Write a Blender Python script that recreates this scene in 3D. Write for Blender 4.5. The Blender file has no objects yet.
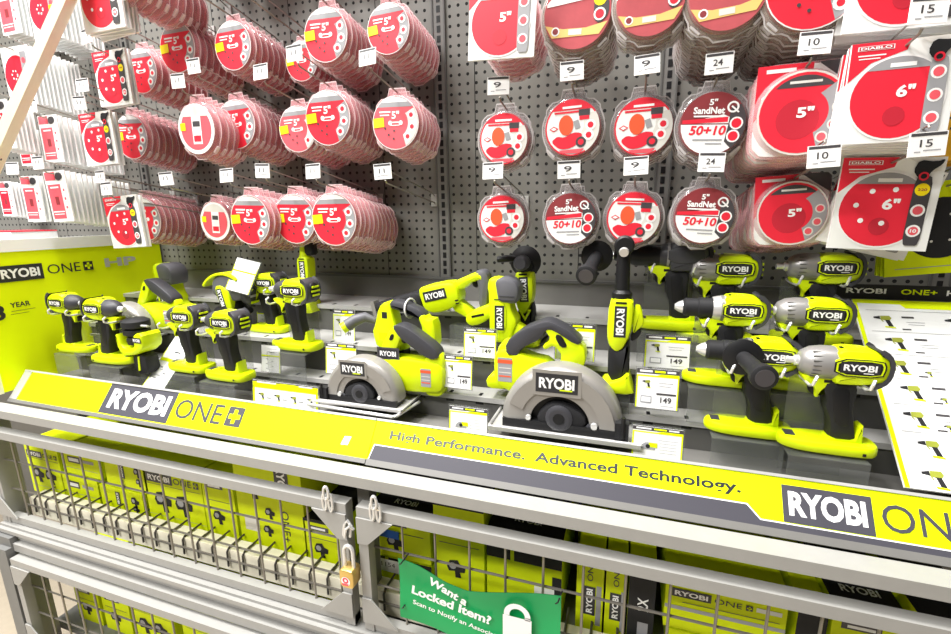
import bpy, math, random
from mathutils import Matrix, Vector
random.seed(7)
C = bpy.context.scene.collection
PI = math.pi
CAMZ = 1.45                      # camera height above the floor

# ---------------------------------------------------------------- camera frame
F = 466.0
RX = Vector((0.949, -0.055, 0.311)); RY = Vector((0.316, 0.207, -0.926)); 
RX.normalize(); RY = (RY - RX*RY.dot(RX)).normalized(); RZ = RX.cross(RY)   # world axes in camera axes
def ray(px, py):
    d = Vector((px-475.5, 317-py, -F)); return Vector((RX.dot(d), RY.dot(d), RZ.dot(d)))
def at(px, py, Y):
    w = ray(px, py); w = w*(Y/w.y); return Vector((w.x, w.y, w.z+CAMZ))
def atX(px, py, X):
    w = ray(px, py); w = w*(X/w.x); return Vector((w.x, w.y, w.z+CAMZ))
def y_for(px, y0, y1, h):
    a = ray(px, y0); b = ray(px, y1); return h/(a.z/a.y-b.z/b.y)

cam = bpy.data.cameras.new('camera'); cam.sensor_width = 36; cam.lens = F/951*36; cam.clip_start = .02
co = bpy.data.objects.new('camera', cam); C.objects.link(co)
co.matrix_world = Matrix(((RX.x, RX.y, RX.z, 0), (RY.x, RY.y, RY.z, 0), (RZ.x, RZ.y, RZ.z, CAMZ), (0, 0, 0, 1)))
bpy.context.scene.camera = co

# ---------------------------------------------------------------- materials
MATS = {}
def mat(name, col, rough=.5, metal=0, alpha=1, emit=0, spec=.5, noise=0, coat=0):
    m = bpy.data.materials.new(name); m.use_nodes = True
    nt = m.node_tree; b = nt.nodes['Principled BSDF']
    b.inputs['Base Color'].default_value = (*col, 1); b.inputs['Roughness'].default_value = rough
    b.inputs['Metallic'].default_value = metal; b.inputs['Alpha'].default_value = alpha
    b.inputs['Specular IOR Level'].default_value = spec; b.inputs['Coat Weight'].default_value = coat
    if emit:
        b.inputs['Emission Color'].default_value = (*col, 1); b.inputs['Emission Strength'].default_value = emit
    if noise:
        tc = nt.nodes.new('ShaderNodeTexCoord'); n = nt.nodes.new('ShaderNodeTexNoise'); n.inputs['Scale'].default_value = 35
        n.inputs['Detail'].default_value = 4
        r = nt.nodes.new('ShaderNodeMapRange'); r.inputs['To Min'].default_value = 1-noise; r.inputs['To Max'].default_value = 1+noise*.5
        mx = nt.nodes.new('ShaderNodeMix'); mx.data_type = 'RGBA'; mx.blend_type = 'MULTIPLY'; mx.inputs['Factor'].default_value = 1
        mx.inputs['A'].default_value = (*col, 1)
        nt.links.new(tc.outputs['Object'], n.inputs['Vector']); nt.links.new(n.outputs['Fac'], r.inputs['Value'])
        nt.links.new(r.outputs['Result'], mx.inputs['B']); nt.links.new(mx.outputs['Result'], b.inputs['Base Color'])
    MATS[name] = m
    return m
mat('lime', (.66, .82, .002), .38, noise=.06, spec=.35)
mat('lime_print', (.80, .95, .001), .6, noise=.03, spec=.15)
mat('lime_card', (.70, .82, .003), .6, spec=.2, noise=.08)
mat('black', (.010, .010, .011), .42, spec=.3)
mat('rubber', (.017, .017, .019), .6, noise=.25, spec=.3)
mat('charcoal', (.045, .045, .052), .45, noise=.1, spec=.4)
mat('grey_rubber', (.11, .11, .125), .5, noise=.1)
mat('logo_black', (.02, .02, .025), .4)
mat('sign_grey', (.06, .058, .072), .5, spec=.3)
mat('white', (.9, .9, .9), .5)
mat('white_print', (.86, .87, .86), .45)
mat('olive', (.30, .33, .03), .5)
mat('offwhite', (.72, .70, .66), .5, noise=.08)
mat('silver', (.62, .61, .60), .3, metal=.45, noise=.1)
mat('chrome', (.75, .75, .74), .2, metal=.5)
mat('gunmetal', (.30, .29, .28), .35, metal=.35, noise=.1)
mat('guard_grey', (.32, .305, .285), .38, metal=.3, noise=.06)
mat('wire', (.26, .24, .21), .35, metal=.5)
mat('dark_wire', (.10, .09, .08), .5, metal=.5)
mat('frame_grey', (.34, .335, .318), .42, noise=.09)
mat('frame_dark', (.17, .17, .165), .5, noise=.1)
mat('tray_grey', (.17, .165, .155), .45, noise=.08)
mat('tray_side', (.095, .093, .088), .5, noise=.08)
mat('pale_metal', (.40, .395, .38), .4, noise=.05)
mat('cream', (.90, .85, .68), .55, noise=.08)
mat('brass', (.72, .50, .16), .35, metal=.75, noise=.1)
mat('green', (.0, .33, .09), .45, noise=.06)
mat('blue_tape', (.01, .10, .42), .6)
mat('red', (.78, .02, .045), .45, noise=.06)
mat('pink', (.80, .10, .13), .5, noise=.1)
mat('maroon', (.26, .028, .035), .55, noise=.2)
mat('deep_red', (.52, .015, .035), .5)
mat('orange_red', (.85, .10, .03), .5)
mat('disc_red', (.50, .08, .095), .7, noise=.25)
mat('gold', (.78, .55, .18), .45)
mat('yellow', (.95, .75, .0), .5)
mat('orange', (.80, .42, .02), .5, noise=.08)
mat('label_grey', (.33, .33, .35), .45)
mat('label_dark', (.06, .055, .06), .45)
mat('carton_brown', (.38, .30, .2), .8)
mat('floor_beige', (.42, .36, .28), .35, noise=.12)
mat('ceiling_white', (.3, .3, .3), .8)
mat('silver_text', (.62, .64, .6), .35, metal=.3)
mat('blister', (.85, .46, .49), .14, alpha=.38, coat=.6)
mat('blister_edge', (.85, .72, .72), .2, alpha=.65, coat=.6)
mat('acrylic', (.22, .23, .22), .10, alpha=.22, coat=.4)
mat('gold_blister', (.42, .36, .32), .14, alpha=.45, coat=.6)
mat('clear_blister', (.42, .38, .38), .12, alpha=.30, coat=.6)
mat('clear_edge', (.75, .72, .72), .15, alpha=.6, coat=.6)

def pegboard_material():
    m = mat('pegboard', (.30, .295, .275), .45, metal=.1)
    nt = m.node_tree; b = nt.nodes['Principled BSDF']; L = nt.links.new
    tc = nt.nodes.new('ShaderNodeTexCoord'); sp = nt.nodes.new('ShaderNodeSeparateXYZ'); L(tc.outputs['Object'], sp.inputs[0])
    def math_(op, a, bb=None):
        n = nt.nodes.new('ShaderNodeMath'); n.operation = op
        for i, v in enumerate((a, bb)):
            if v is None: continue
            if isinstance(v, (int, float)): n.inputs[i].default_value = v
            else: L(v, n.inputs[i])
        return n.outputs[0]
    S = .0254
    def cell(o):
        f = math_('FRACT', math_('DIVIDE', o, S)); return math_('MULTIPLY', math_('SUBTRACT', f, .5), S)
    x = cell(math_('ADD', sp.outputs['X'], 10*S)); z = cell(math_('ADD', sp.outputs['Z'], 10*S))
    r = math_('SQRT', math_('ADD', math_('MULTIPLY', x, x), math_('MULTIPLY', z, z)))
    mask = math_('LESS_THAN', r, .0045)
    # panel seams every twelve inches
    fx = math_('FRACT', math_('DIVIDE', math_('ADD', sp.outputs['X'], .1457+10*.3048), .3048))
    seam = math_('LESS_THAN', fx, .0085)
    hole = math_('MAXIMUM', mask, seam)
    n = nt.nodes.new('ShaderNodeTexNoise'); n.inputs['Scale'].default_value = 6; L(tc.outputs['Object'], n.inputs['Vector'])
    cr = nt.nodes.new('ShaderNodeMix'); cr.data_type = 'RGBA'; cr.inputs['A'].default_value = (.15, .145, .13, 1); cr.inputs['B'].default_value = (.19, .185, .168, 1)
    L(n.outputs['Fac'], cr.inputs['Factor'])
    mx = nt.nodes.new('ShaderNodeMix'); mx.data_type = 'RGBA'; L(hole, mx.inputs['Factor']); L(cr.outputs['Result'], mx.inputs['A'])
    mx.inputs['B'].default_value = (.012, .012, .012, 1); L(mx.outputs['Result'], b.inputs['Base Color'])
    rr = nt.nodes.new('ShaderNodeMapRange'); L(hole, rr.inputs['Value']); rr.inputs['To Min'].default_value = .42; rr.inputs['To Max'].default_value = .95
    L(rr.outputs['Result'], b.inputs['Roughness'])
pegboard_material()

# ---------------------------------------------------------------- text
_txt = {}
def text_geo(s, off=0.0, shear=0.0):
    k = (s, off, shear)
    if k in _txt: return _txt[k]
    cu = bpy.data.curves.new('t', 'FONT'); cu.body = s; cu.size = 1; cu.offset = off; cu.shear = shear
    cu.resolution_u = 3; cu.fill_mode = 'FRONT'
    o = bpy.data.objects.new('t', cu); C.objects.link(o)
    dg = bpy.context.evaluated_depsgraph_get(); me = o.evaluated_get(dg).to_mesh()
    v = [(p.co.x, p.co.y) for p in me.vertices]; f = [tuple(p.vertices) for p in me.polygons]
    o.evaluated_get(dg).to_mesh_clear(); bpy.data.objects.remove(o); bpy.data.curves.remove(cu)
    x0 = min(a for a, b in v); x1 = max(a for a, b in v); y0 = min(b for a, b in v); y1 = max(b for a, b in v)
    _txt[k] = (v, f, x0, x1, y0, y1); return _txt[k]

# ---------------------------------------------------------------- mesh builder
def I4(): return Matrix.Identity(4)
def TR(x=0, y=0, z=0): return Matrix.Translation((x, y, z))
def RO(a, ax): return Matrix.Rotation(a, 4, ax)
class MB:
    def __init__(s, T=None): s.v = []; s.f = []; s.m = []; s.T = T or I4(); s.names = []
    def mi(s, m):
        if m not in s.names: s.names.append(m)
        return s.names.index(m)
    def add(s, vs, fs, m, T=None):
        M = s.T @ T if T is not None else s.T
        b = len(s.v); s.v += [tuple(M @ Vector(p)) for p in vs]; k = s.mi(m)
        flip = M.determinant() < 0
        for f in fs:
            f = [b+i for i in f]
            s.f.append(f[::-1] if flip else f); s.m.append(k)
    def box(s, c, d, m, R=None):
        x, y, z = d[0]/2, d[1]/2, d[2]/2
        vs = [(i*x, j*y, k*z) for i in (-1, 1) for j in (-1, 1) for k in (-1, 1)]
        fs = [(0, 1, 3, 2), (4, 6, 7, 5), (0, 4, 5, 1), (2, 3, 7, 6), (0, 2, 6, 4), (1, 5, 7, 3)]
        s.add(vs, fs, m, TR(*c) @ (R or I4()))
    def bb(s, x0, x1, y0, y1, z0, z1, m): s.box(((x0+x1)/2, (y0+y1)/2, (z0+z1)/2), (abs(x1-x0), abs(y1-y0), abs(z1-z0)), m)
    def rings(s, R, m, T=None, caps=(True, True), closed=True):
        n = len(R[0]); vs = [p for r in R for p in r]; fs = []
        for k in range(len(R)-1):
            for i in range(n if closed else n-1):
                j = (i+1) % n; fs.append((k*n+i, k*n+j, (k+1)*n+j, (k+1)*n+i))
        if caps[0]: fs.append(tuple(range(n))[::-1])
        if caps[1]: fs.append(tuple((len(R)-1)*n+i for i in range(n)))
        s.add(vs, fs, m, T)
    def slab(s, prof, y0, y1, m, b=.004, T=None):
        """profile in X-Z swept along Y from y0 to y1 with bevelled edges"""
        if area(prof) < 0: prof = prof[::-1]
        if y0 > y1: y0, y1 = y1, y0
        b = min(b, (y1-y0)*.45)
        if b <= 0:
            R = [[(x, y, z) for x, z in prof] for y in (y0, y1)]
        else:
            i1 = inset(prof, b); i2 = inset(prof, b*.3)
            R = [[(x, y0, z) for x, z in i1], [(x, y0+b*.3, z) for x, z in i2], [(x, y0+b, z) for x, z in prof],
                 [(x, y1-b, z) for x, z in prof], [(x, y1-b*.3, z) for x, z in i2], [(x, y1, z) for x, z in i1]]
        s.rings([r[::-1] for r in R], m, T)
    def lathe(s, prof, m, T=None, seg=20, caps=(True, True)):
        """prof [(r, h)] about local Z"""
        R = [[(r*math.cos(2*PI*i/seg), r*math.sin(2*PI*i/seg), h) for i in range(seg)] for r, h in prof]
        s.rings(R, m, T, caps)
    def cyl(s, p0, p1, r, m, seg=12, r1=None):
        p0 = Vector(p0); p1 = Vector(p1); d = p1-p0
        q = d.to_track_quat('Z', 'Y').to_matrix().to_4x4()
        s.lathe([(r, 0), (r if r1 is None else r1, d.length)], m, TR(*p0) @ q, seg)
    def lat(s, p0, d, prof, m, seg=20):
        q = Vector(d).to_track_quat('Z', 'Y').to_matrix().to_4x4(); s.lathe(prof, m, TR(*p0) @ q, seg)
    def tube(s, pts, r, m, seg=6):
        pts = [Vector(p) for p in pts]; R = []; n = len(pts); up = None
        for i, p in enumerate(pts):
            t = ((pts[min(i+1, n-1)]-p).normalized()+(p-pts[max(i-1, 0)]).normalized())
            t = t.normalized() if t.length > 1e-6 else Vector((0, 0, 1))
            if up is None: up = t.orthogonal().normalized()
            a = (up-t*up.dot(t)); a = a.normalized() if a.length > 1e-5 else t.orthogonal().normalized(); up = a; bb = t.cross(a)
            rr = r[i] if isinstance(r, (list, tuple)) else r
            R.append([tuple(p+rr*(math.cos(2*PI*k/seg)*a+math.sin(2*PI*k/seg)*bb)) for k in range(seg)])
        s.rings(R, m)
    def quad(s, pts, m): s.add(pts, [tuple(range(len(pts)))], m)
    def fl(s, poly, y, m, T=None):
        if area(poly) < 0: poly = poly[::-1]
        s.add([(x, y, z) for x, z in poly], [tuple(range(len(poly)))], m, T)
    def rect(s, cx, cz, w, h, y, m, T=None, a=0):
        c, q = math.cos(a), math.sin(a)
        s.fl([(cx+i*w/2*c-j*h/2*q, cz+i*w/2*q+j*h/2*c) for i, j in ((-1, -1), (1, -1), (1, 1), (-1, 1))], y, m, T)
    def circ(s, cx, cz, r, y, m, seg=20, T=None): s.fl([(cx+r*math.cos(2*PI*i/seg), cz+r*math.sin(2*PI*i/seg)) for i in range(seg)], y, m, T)
    def ring(s, cx, cz, r0, r1, y, m, seg=24, T=None):
        vs = []; fs = []
        for i in range(seg):
            a = 2*PI*i/seg; vs += [(cx+r0*math.cos(a), y, cz+r0*math.sin(a)), (cx+r1*math.cos(a), y, cz+r1*math.sin(a))]
        for i in range(seg):
            j = (i+1) % seg; fs.append((2*i, 2*i+1, 2*j+1, 2*j))
        s.add(vs, [f[::-1] for f in fs], m, T)
    def text(s, t, cx, cz, w, h, y, m, T=None, off=0, shear=0, a=0, slant=0):
        """flat lettering centred at cx, cz filling w x h, facing -Y"""
        v, f, x0, x1, y0, y1 = text_geo(t, off, shear)
        c, q = math.cos(a), math.sin(a); out = []
        for px, pz in v:
            u = ((px-x0)/(x1-x0)-.5)*w; k = ((pz-y0)/(y1-y0)-.5)*h; u += k*slant
            out.append((cx+u*c-k*q, y, cz+u*q+k*c))
        s.add(out, f, m, T)
    def build(s, name, parent=None, smooth=35):
        me = bpy.data.meshes.new(name); me.from_pydata(s.v, [], s.f); me.update()
        for n in s.names: me.materials.append(MATS[n])
        me.polygons.foreach_set('material_index', s.m)
        if smooth:
            me.polygons.foreach_set('use_smooth', [True]*len(me.polygons)); me.set_sharp_from_angle(angle=math.radians(smooth))
        me.validate()
        o = bpy.data.objects.new(name, me); C.objects.link(o)
        if parent: o.parent = parent
        return o
def area(p): return sum(p[i][0]*p[(i+1) % len(p)][1]-p[(i+1) % len(p)][0]*p[i][1] for i in range(len(p)))/2
def inset(p, b):
    n = len(p); out = []
    for i in range(n):
        a = Vector(p[i-1]); c = Vector(p[i]); d = Vector(p[(i+1) % n])
        e1 = (c-a); e2 = (d-c)
        e1 = e1.normalized() if e1.length > 1e-9 else e2.normalized(); e2 = e2.normalized() if e2.length > 1e-9 else e1
        n1 = Vector((-e1.y, e1.x)); n2 = Vector((-e2.y, e2.x)); k = n1+n2
        k = k.normalized() if k.length > 1e-6 else n1
        out.append(tuple(c+k*b/max(.5, k.dot(n1))))
    return out
def rnd(p, it=2, q=.22):
    for _ in range(it):
        o = []
        for i in range(len(p)):
            a, b = p[i], p[(i+1) % len(p)]
            o += [(a[0]*(1-q)+b[0]*q, a[1]*(1-q)+b[1]*q), (a[0]*q+b[0]*(1-q), a[1]*q+b[1]*(1-q))]
        p = o
    return p
def mm(p): return [(x*.001, z*.001) for x, z in p]
def arc(cx, cz, r, a0, a1, n=16): return [(cx+r*math.cos(math.radians(a0+(a1-a0)*i/n)), cz+r*math.sin(math.radians(a0+(a1-a0)*i/n))) for i in range(n+1)]

def tag(o, label, cat, group=None, kind=None):
    if label: o['label'] = label
    if cat: o['category'] = cat
    if group: o['group'] = group
    if kind: o['kind'] = kind
    return o
def thing(name, label, cat, loc=(0, 0, 0), rot=(0, 0, 0), group=None, sc=1):
    o = bpy.data.objects.new(name, None); C.objects.link(o); o.empty_display_size = .02
    o.location = loc; o.rotation_euler = rot; o.scale = (sc, sc, sc)
    return tag(o, label, cat, group)
def struct(o): o['kind'] = 'structure'; return o
def copy_tree(o, parent=None):
    c = o.copy(); C.objects.link(c)
    if parent: c.parent = parent
    for ch in list(o.children): copy_tree(ch, c)
    return c
Z = lambda z: z+CAMZ             # camera-relative height to world height

# ---------------------------------------------------------------- logos
def ryobi(mb, cx, cz, w, h, y, T=None, plate='logo_black', a=0, frame=None):
    if frame: mb.rect(cx, cz, w*1.16, h*1.36, y, frame, T, a)
    mb.rect(cx, cz, w, h, y-.0004, plate, T, a)
    mb.text('RYOBI', cx, cz, w*.84, h*.58, y-.0008, 'white', T, off=.035, a=a)
def one_plus(mb, cx, cz, w, h, y, T=None, ink='logo_black', paper='lime_print', a=0):
    c, q = math.cos(a), math.sin(a)
    P = lambda u: (cx+u*c, cz+u*q)
    x, z = P(-.15*w); mb.text('ONE', x, z, w*.70, h, y-.0004, ink, T, a=a)
    x, z = P(.38*w); s = min(h*1.0, w*.22)
    mb.rect(x, z, s, s, y-.0004, ink, T, a); mb.rect(x, z, s*.72, s*.24, y-.0008, paper, T, a); mb.rect(x, z, s*.24, s*.72, y-.0008, paper, T, a)

# ================================================================ SETTING
BY = 1.36; XL = -1.77; XR = 1.9
m = MB(); m.bb(-3.6, XR, BY, BY+.02, Z(-.19), Z(1.6), 'pegboard'); w = struct(m.build('wall_back', smooth=0)); w['label'] = 'grey steel pegboard back of the fixture'
m = MB(); m.bb(-3.6, XR, BY+.002, BY+.022, 0, Z(-.19), 'tray_grey'); struct(m.build('wall_lower', smooth=0))
m = MB(); m.bb(-8, 6, -5, 6, -.05, 0, 'floor_beige'); struct(m.build('floor', smooth=0))
m = MB(); m.bb(-8, 6, -5, 6, 5, 5.05, 'ceiling_white'); struct(m.build('ceiling', smooth=0))
for i, x in enumerate((-1.775, -1.163, -.553, .065, .68)):
    m = MB(); m.bb(x-.016, x+.016, BY-.006, BY, Z(-.19), Z(1.6), 'tray_grey')
    m.bb(x-.020, x-.016, BY-.009, BY, Z(-.19), Z(1.6), 'tray_side'); m.bb(x+.016, x+.020, BY-.009, BY, Z(-.19), Z(1.6), 'tray_side')
    for k in range(66):
        z = Z(-.18)+k*.0254; m.bb(x-.0055, x+.0055, BY-.0068, BY-.005, z, z+.017, 'black')
    if i in (1,): continue
    struct(m.build('trim_%d' % (i+1), smooth=0))

# ---------------------------------------------------------------- lights: rows of ceiling fluorescents
def strip(x, y, z, sx, sy, p, col=(1, .985, .96)):
    l = bpy.data.lights.new('ceiling_lamp', 'AREA'); l.shape = 'RECTANGLE'; l.size = sx; l.size_y = sy; l.energy = p; l.color = col
    o = bpy.data.objects.new('ceiling_lamp', l); C.objects.link(o); o.location = (x, y, z); return o
strip(-1.5, .35, 4.5, .5, 2.4, 150)
strip(-.2, .45, 4.5, 2.4, .4, 75)
strip(-3.2, -.6, 4.5, .5, 3.6, 120)
strip(-2.4, -2.3, 4.5, 3.0, .5, 170)
wd = bpy.data.worlds.new('world'); bpy.context.scene.world = wd; wd.use_nodes = True
wd.node_tree.nodes['Background'].inputs[0].default_value = (1, .99, .97, 1); wd.node_tree.nodes['Background'].inputs[1].default_value = .06
sc = bpy.context.scene
sc.view_settings.view_transform = 'Standard'; sc.view_settings.look = 'None'; sc.view_settings.gamma = 1; sc.view_settings.exposure = .72
try: sc.view_settings.use_curve_mapping = False
except Exception: pass
sc.cycles.transparent_max_bounces = 20; sc.cycles.max_bounces = 7

# ================================================================ TRAY
TX0, TX1 = -1.75, .72
tray = thing('display_tray', 'grey metal tray floor behind the lime front signs', 'shelf', (0, .93, Z(-.5)))
def P(mb, name, par, inv=True, smooth=35):
    o = mb.build(name, par, smooth)
    if inv: o.matrix_parent_inverse = Matrix.Translation(par.location).inverted()
    return o
m = MB(); m.bb(TX0, TX1, .86, 1.0, Z(-.50), Z(-.49), 'tray_grey'); pass
P(m, 'tray_floor', tray)
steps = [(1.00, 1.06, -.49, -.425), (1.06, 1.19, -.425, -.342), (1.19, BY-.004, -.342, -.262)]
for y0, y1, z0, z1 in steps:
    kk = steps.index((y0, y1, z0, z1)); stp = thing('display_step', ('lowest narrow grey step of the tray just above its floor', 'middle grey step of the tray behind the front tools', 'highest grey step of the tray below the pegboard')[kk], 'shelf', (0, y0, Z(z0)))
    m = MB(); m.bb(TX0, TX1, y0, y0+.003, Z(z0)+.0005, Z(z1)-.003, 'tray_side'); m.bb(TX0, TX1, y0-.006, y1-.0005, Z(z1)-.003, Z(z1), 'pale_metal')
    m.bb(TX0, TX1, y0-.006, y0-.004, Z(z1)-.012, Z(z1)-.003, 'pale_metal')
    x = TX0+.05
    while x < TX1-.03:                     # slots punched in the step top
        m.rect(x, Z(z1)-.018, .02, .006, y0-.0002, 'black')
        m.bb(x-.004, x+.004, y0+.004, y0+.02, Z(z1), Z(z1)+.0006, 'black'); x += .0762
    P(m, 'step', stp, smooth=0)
m = MB(); m.bb(TX0, TX1, BY-.006, BY-.002, Z(-.262), Z(-.196), 'tray_grey'); m.bb(TX0, TX1, BY-.012, BY-.002, Z(-.196), Z(-.188), 'tray_side')
o_ = m.build('back_panel', None, 0); tag(o_, 'plain grey metal strip along the wall under the pegboard holes', 'panel')

# side panel of the tray, facing right
sp = thing('side_sign_panel', 'lime side panel printed with black and white logo at the left end of the tray', 'sign', (TX0, 1.08, Z(-.5)))
m = MB(); m.bb(TX0-.012, TX0, .795, 1.352, Z(-.498), Z(-.088), 'lime_print'); P(m, 'panel', sp, smooth=0)
m = MB(); m.bb(TX0-.014, TX0+.002, .79, 1.352, Z(-.088), Z(-.052), 'white'); m.bb(TX0-.014, TX0+.002, .785, .795, Z(-.50), Z(-.052), 'offwhite'); P(m, 'white_edge', sp, smooth=0)
TS = Matrix(((0, -1, 0, TX0), (1, 0, 0, 0), (0, 0, 1, CAMZ), (0, 0, 0, 1)))    # local x -> +Y, local -y -> +X
m = MB(); ryobi(m, .898, -.152, .115, .048, -.0012, TS)
v = text_geo('ONE')
P(m, 'logo', sp, smooth=0); m = MB(); one_plus(m, 1.035, -.150, .135, .030, -.0012, TS)
P(m, 'range_name', sp, smooth=0); m = MB(); m.text('HP', 1.195, -.146, .11, .030, -.0016, 'silver_text', TS, off=.04)
P(m, 'grade_letters', sp, smooth=0); m = MB(); m.text('3', .825, -.262, .03, .045, -.0016, 'logo_black', TS, off=.03); m.text('YEAR', .880, -.245, .05, .015, -.0016, 'logo_black', TS, off=.02)
m.rect(.885, -.263, .06, .0012, -.0016, 'logo_black', TS); m.rect(.875, -.272, .045, .0012, -.0016, 'logo_black', TS)
P(m, 'lettering', sp, smooth=0)

# ---------------------------------------------------------------- tilted front sign
SA = math.atan2(.06, .078)                                  # lean back of the sign face
TF = TR(0, .80, Z(-.525)) @ RO(-SA, 'X')
SH = .0985
def sx(px, py): return at(px, py, .83).x
sgn = thing('shelf_sign', 'lime front sign reading RYOBI ONE+ along the left half of the tray', 'sign', (-1.15, .82, Z(-.525)))
XJ = -.527
m = MB(TF); m.bb(TX0+.015, XJ, .0, .006, .004, SH-.004, 'lime_print')
P(m, 'panel', sgn, smooth=0)
m = MB(TF); m.bb(TX0, XJ, -.003, .01, -.002, .008, 'tray_grey'); m.bb(TX0, XJ, -.003, .01, SH-.005, SH, 'pale_metal'); m.bb(TX0, TX0+.032, -.002, .008, 0, SH, 'pale_metal')
P(m, 'holder', sgn, smooth=0)
m = MB(TF)
xa, xb = sx(105, 400), sx(172, 408)
m.rect((xa+xb)/2, .052, xb-xa, SH-.016, -.0005, 'sign_grey'); m.text('RYOBI', (xa+xb)/2+.003, .054, (xb-xa)*.86, .055, -.001, 'white', off=.04)
xc, xd = sx(172, 412), sx(243, 416)
one_plus(m, (xc+xd)/2+.006, .054, (xd-xc)*.92, .05, -.0005, ink='sign_grey')
P(m, 'logo', sgn, smooth=0); m = MB(TF)
xs = sx(348, 444); m.fl([(xs-.011, .03), (xs+.007, .031), (xs+.011, .05), (xs-.006, .049)], -.001, 'white')
P(m, 'sticker', sgn, smooth=0)
sg2 = thing('shelf_sign', 'lime and grey front sign with a High Performance Advanced Technology slogan', 'sign', (.1, .82, Z(-.525)))
m = MB(TF); m.bb(XJ+.002, TX1, 0, .006, .004, SH-.004, 'lime_print'); P(m, 'panel', sg2, smooth=0)
m = MB(TF); m.bb(XJ+.002, TX1, -.003, .01, -.004, .009, 'tray_grey'); m.bb(XJ+.002, TX1, -.003, .01, SH-.005, SH, 'pale_metal'); P(m, 'holder', sg2, smooth=0)
m = MB(TF)
xq, xr = sx(745, 508), sx(757, 517)
m.fl([(XJ+.006, .009), (TX1, .009), (TX1, .0185), (xr, .0185), (xq, .040), (XJ+.012, .040)], -.0006, 'sign_grey')
m.fl([(XJ+.004, .009), (XJ+.006, .009), (XJ+.012, .040), (xq, .040), (xr, .0185), (TX1, .0185), (TX1, .0205), (xr+.001, .0205), (xq+.001, .042), (XJ+.010, .042)], -.0009, 'white')
xe, xf = sx(388, 437), sx(555, 462); xg, xh = sx(536, 460), sx(742, 490)
P(m, 'grey_band', sg2, smooth=0); m = MB(TF)
m.text('High Performance.', (sx(388, 437)+sx(524, 457))/2, .064, sx(524, 457)-sx(388, 437), .024, -.0008, 'logo_black', off=.02)
P(m, 'slogan', sg2, smooth=0); m = MB(TF)
m.text('Advanced Technology.', (sx(534, 458)+sx(742, 490))/2, .064, sx(742, 490)-sx(534, 458), .024, -.0008, 'logo_black', off=.02)
P(m, 'slogan', sg2, smooth=0); m = MB(TF); xa, xb = sx(783, 500), sx(876, 505)
m.rect((xa+xb)/2, .052, xb-xa, .060, -.0010, 'sign_grey'); m.text('RYOBI', (xa+xb)/2, .053, (xb-xa)*.86, .040, -.0014, 'white', off=.04)
one_plus(m, sx(884, 510)+.085, .054, .17, .042, -.0010, ink='sign_grey'); 
P(m, 'logo', sg2, smooth=0)

# ================================================================ SECURITY CAGE
cage = thing('security_cage', 'grey steel locking cage with top rail, shelf beam and corner posts under the tray', 'cage', (-.5, .78, 0))
m = MB(); m.bb(-1.80, TX1, .745, .787, Z(-.550), Z(-.526), 'frame_grey'); m.bb(-1.80, TX1, .787, .80, Z(-.56), Z(-.548), 'frame_dark'); P(m, 'top_rail', cage, smooth=0)
m = MB(); m.bb(-1.80, -1.765, .745, .80, 0, Z(-.55), 'frame_grey'); P(m, 'post', cage, smooth=0)
m = MB(); m.bb(-.553, -.523, .80, .83, 0, Z(-.55), 'frame_dark'); P(m, 'post', cage, smooth=0)
m = MB(); m.bb(-1.80, TX1, .735, .79, Z(-.945), Z(-.905), 'frame_grey'); m.bb(-1.80, TX1, .725, .735, Z(-.925), Z(-.913), 'frame_grey'); m.bb(-1.725, TX1, .72, .75, Z(-.975), Z(-.950), 'frame_grey')
P(m, 'shelf_beam', cage, smooth=0)
m = MB(); m.bb(-1.815, -1.725, .715, .733, 0, Z(-.93), 'frame_dark'); m.bb(-1.775, -1.725, .70, .715, 0, Z(-.96), 'frame_dark'); P(m, 'corner_post', cage, smooth=0)
m = MB(); m.bb(-1.80, TX1, .837, BY-.01, Z(-.885), Z(-.872), 'frame_dark'); P(m, 'inner_shelf', cage, smooth=0)
m = MB(); m.bb(-1.80, TX1, .80, BY-.01, Z(-1.345), Z(-1.33), 'frame_dark'); P(m, 'inner_shelf', cage, smooth=0)
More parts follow.
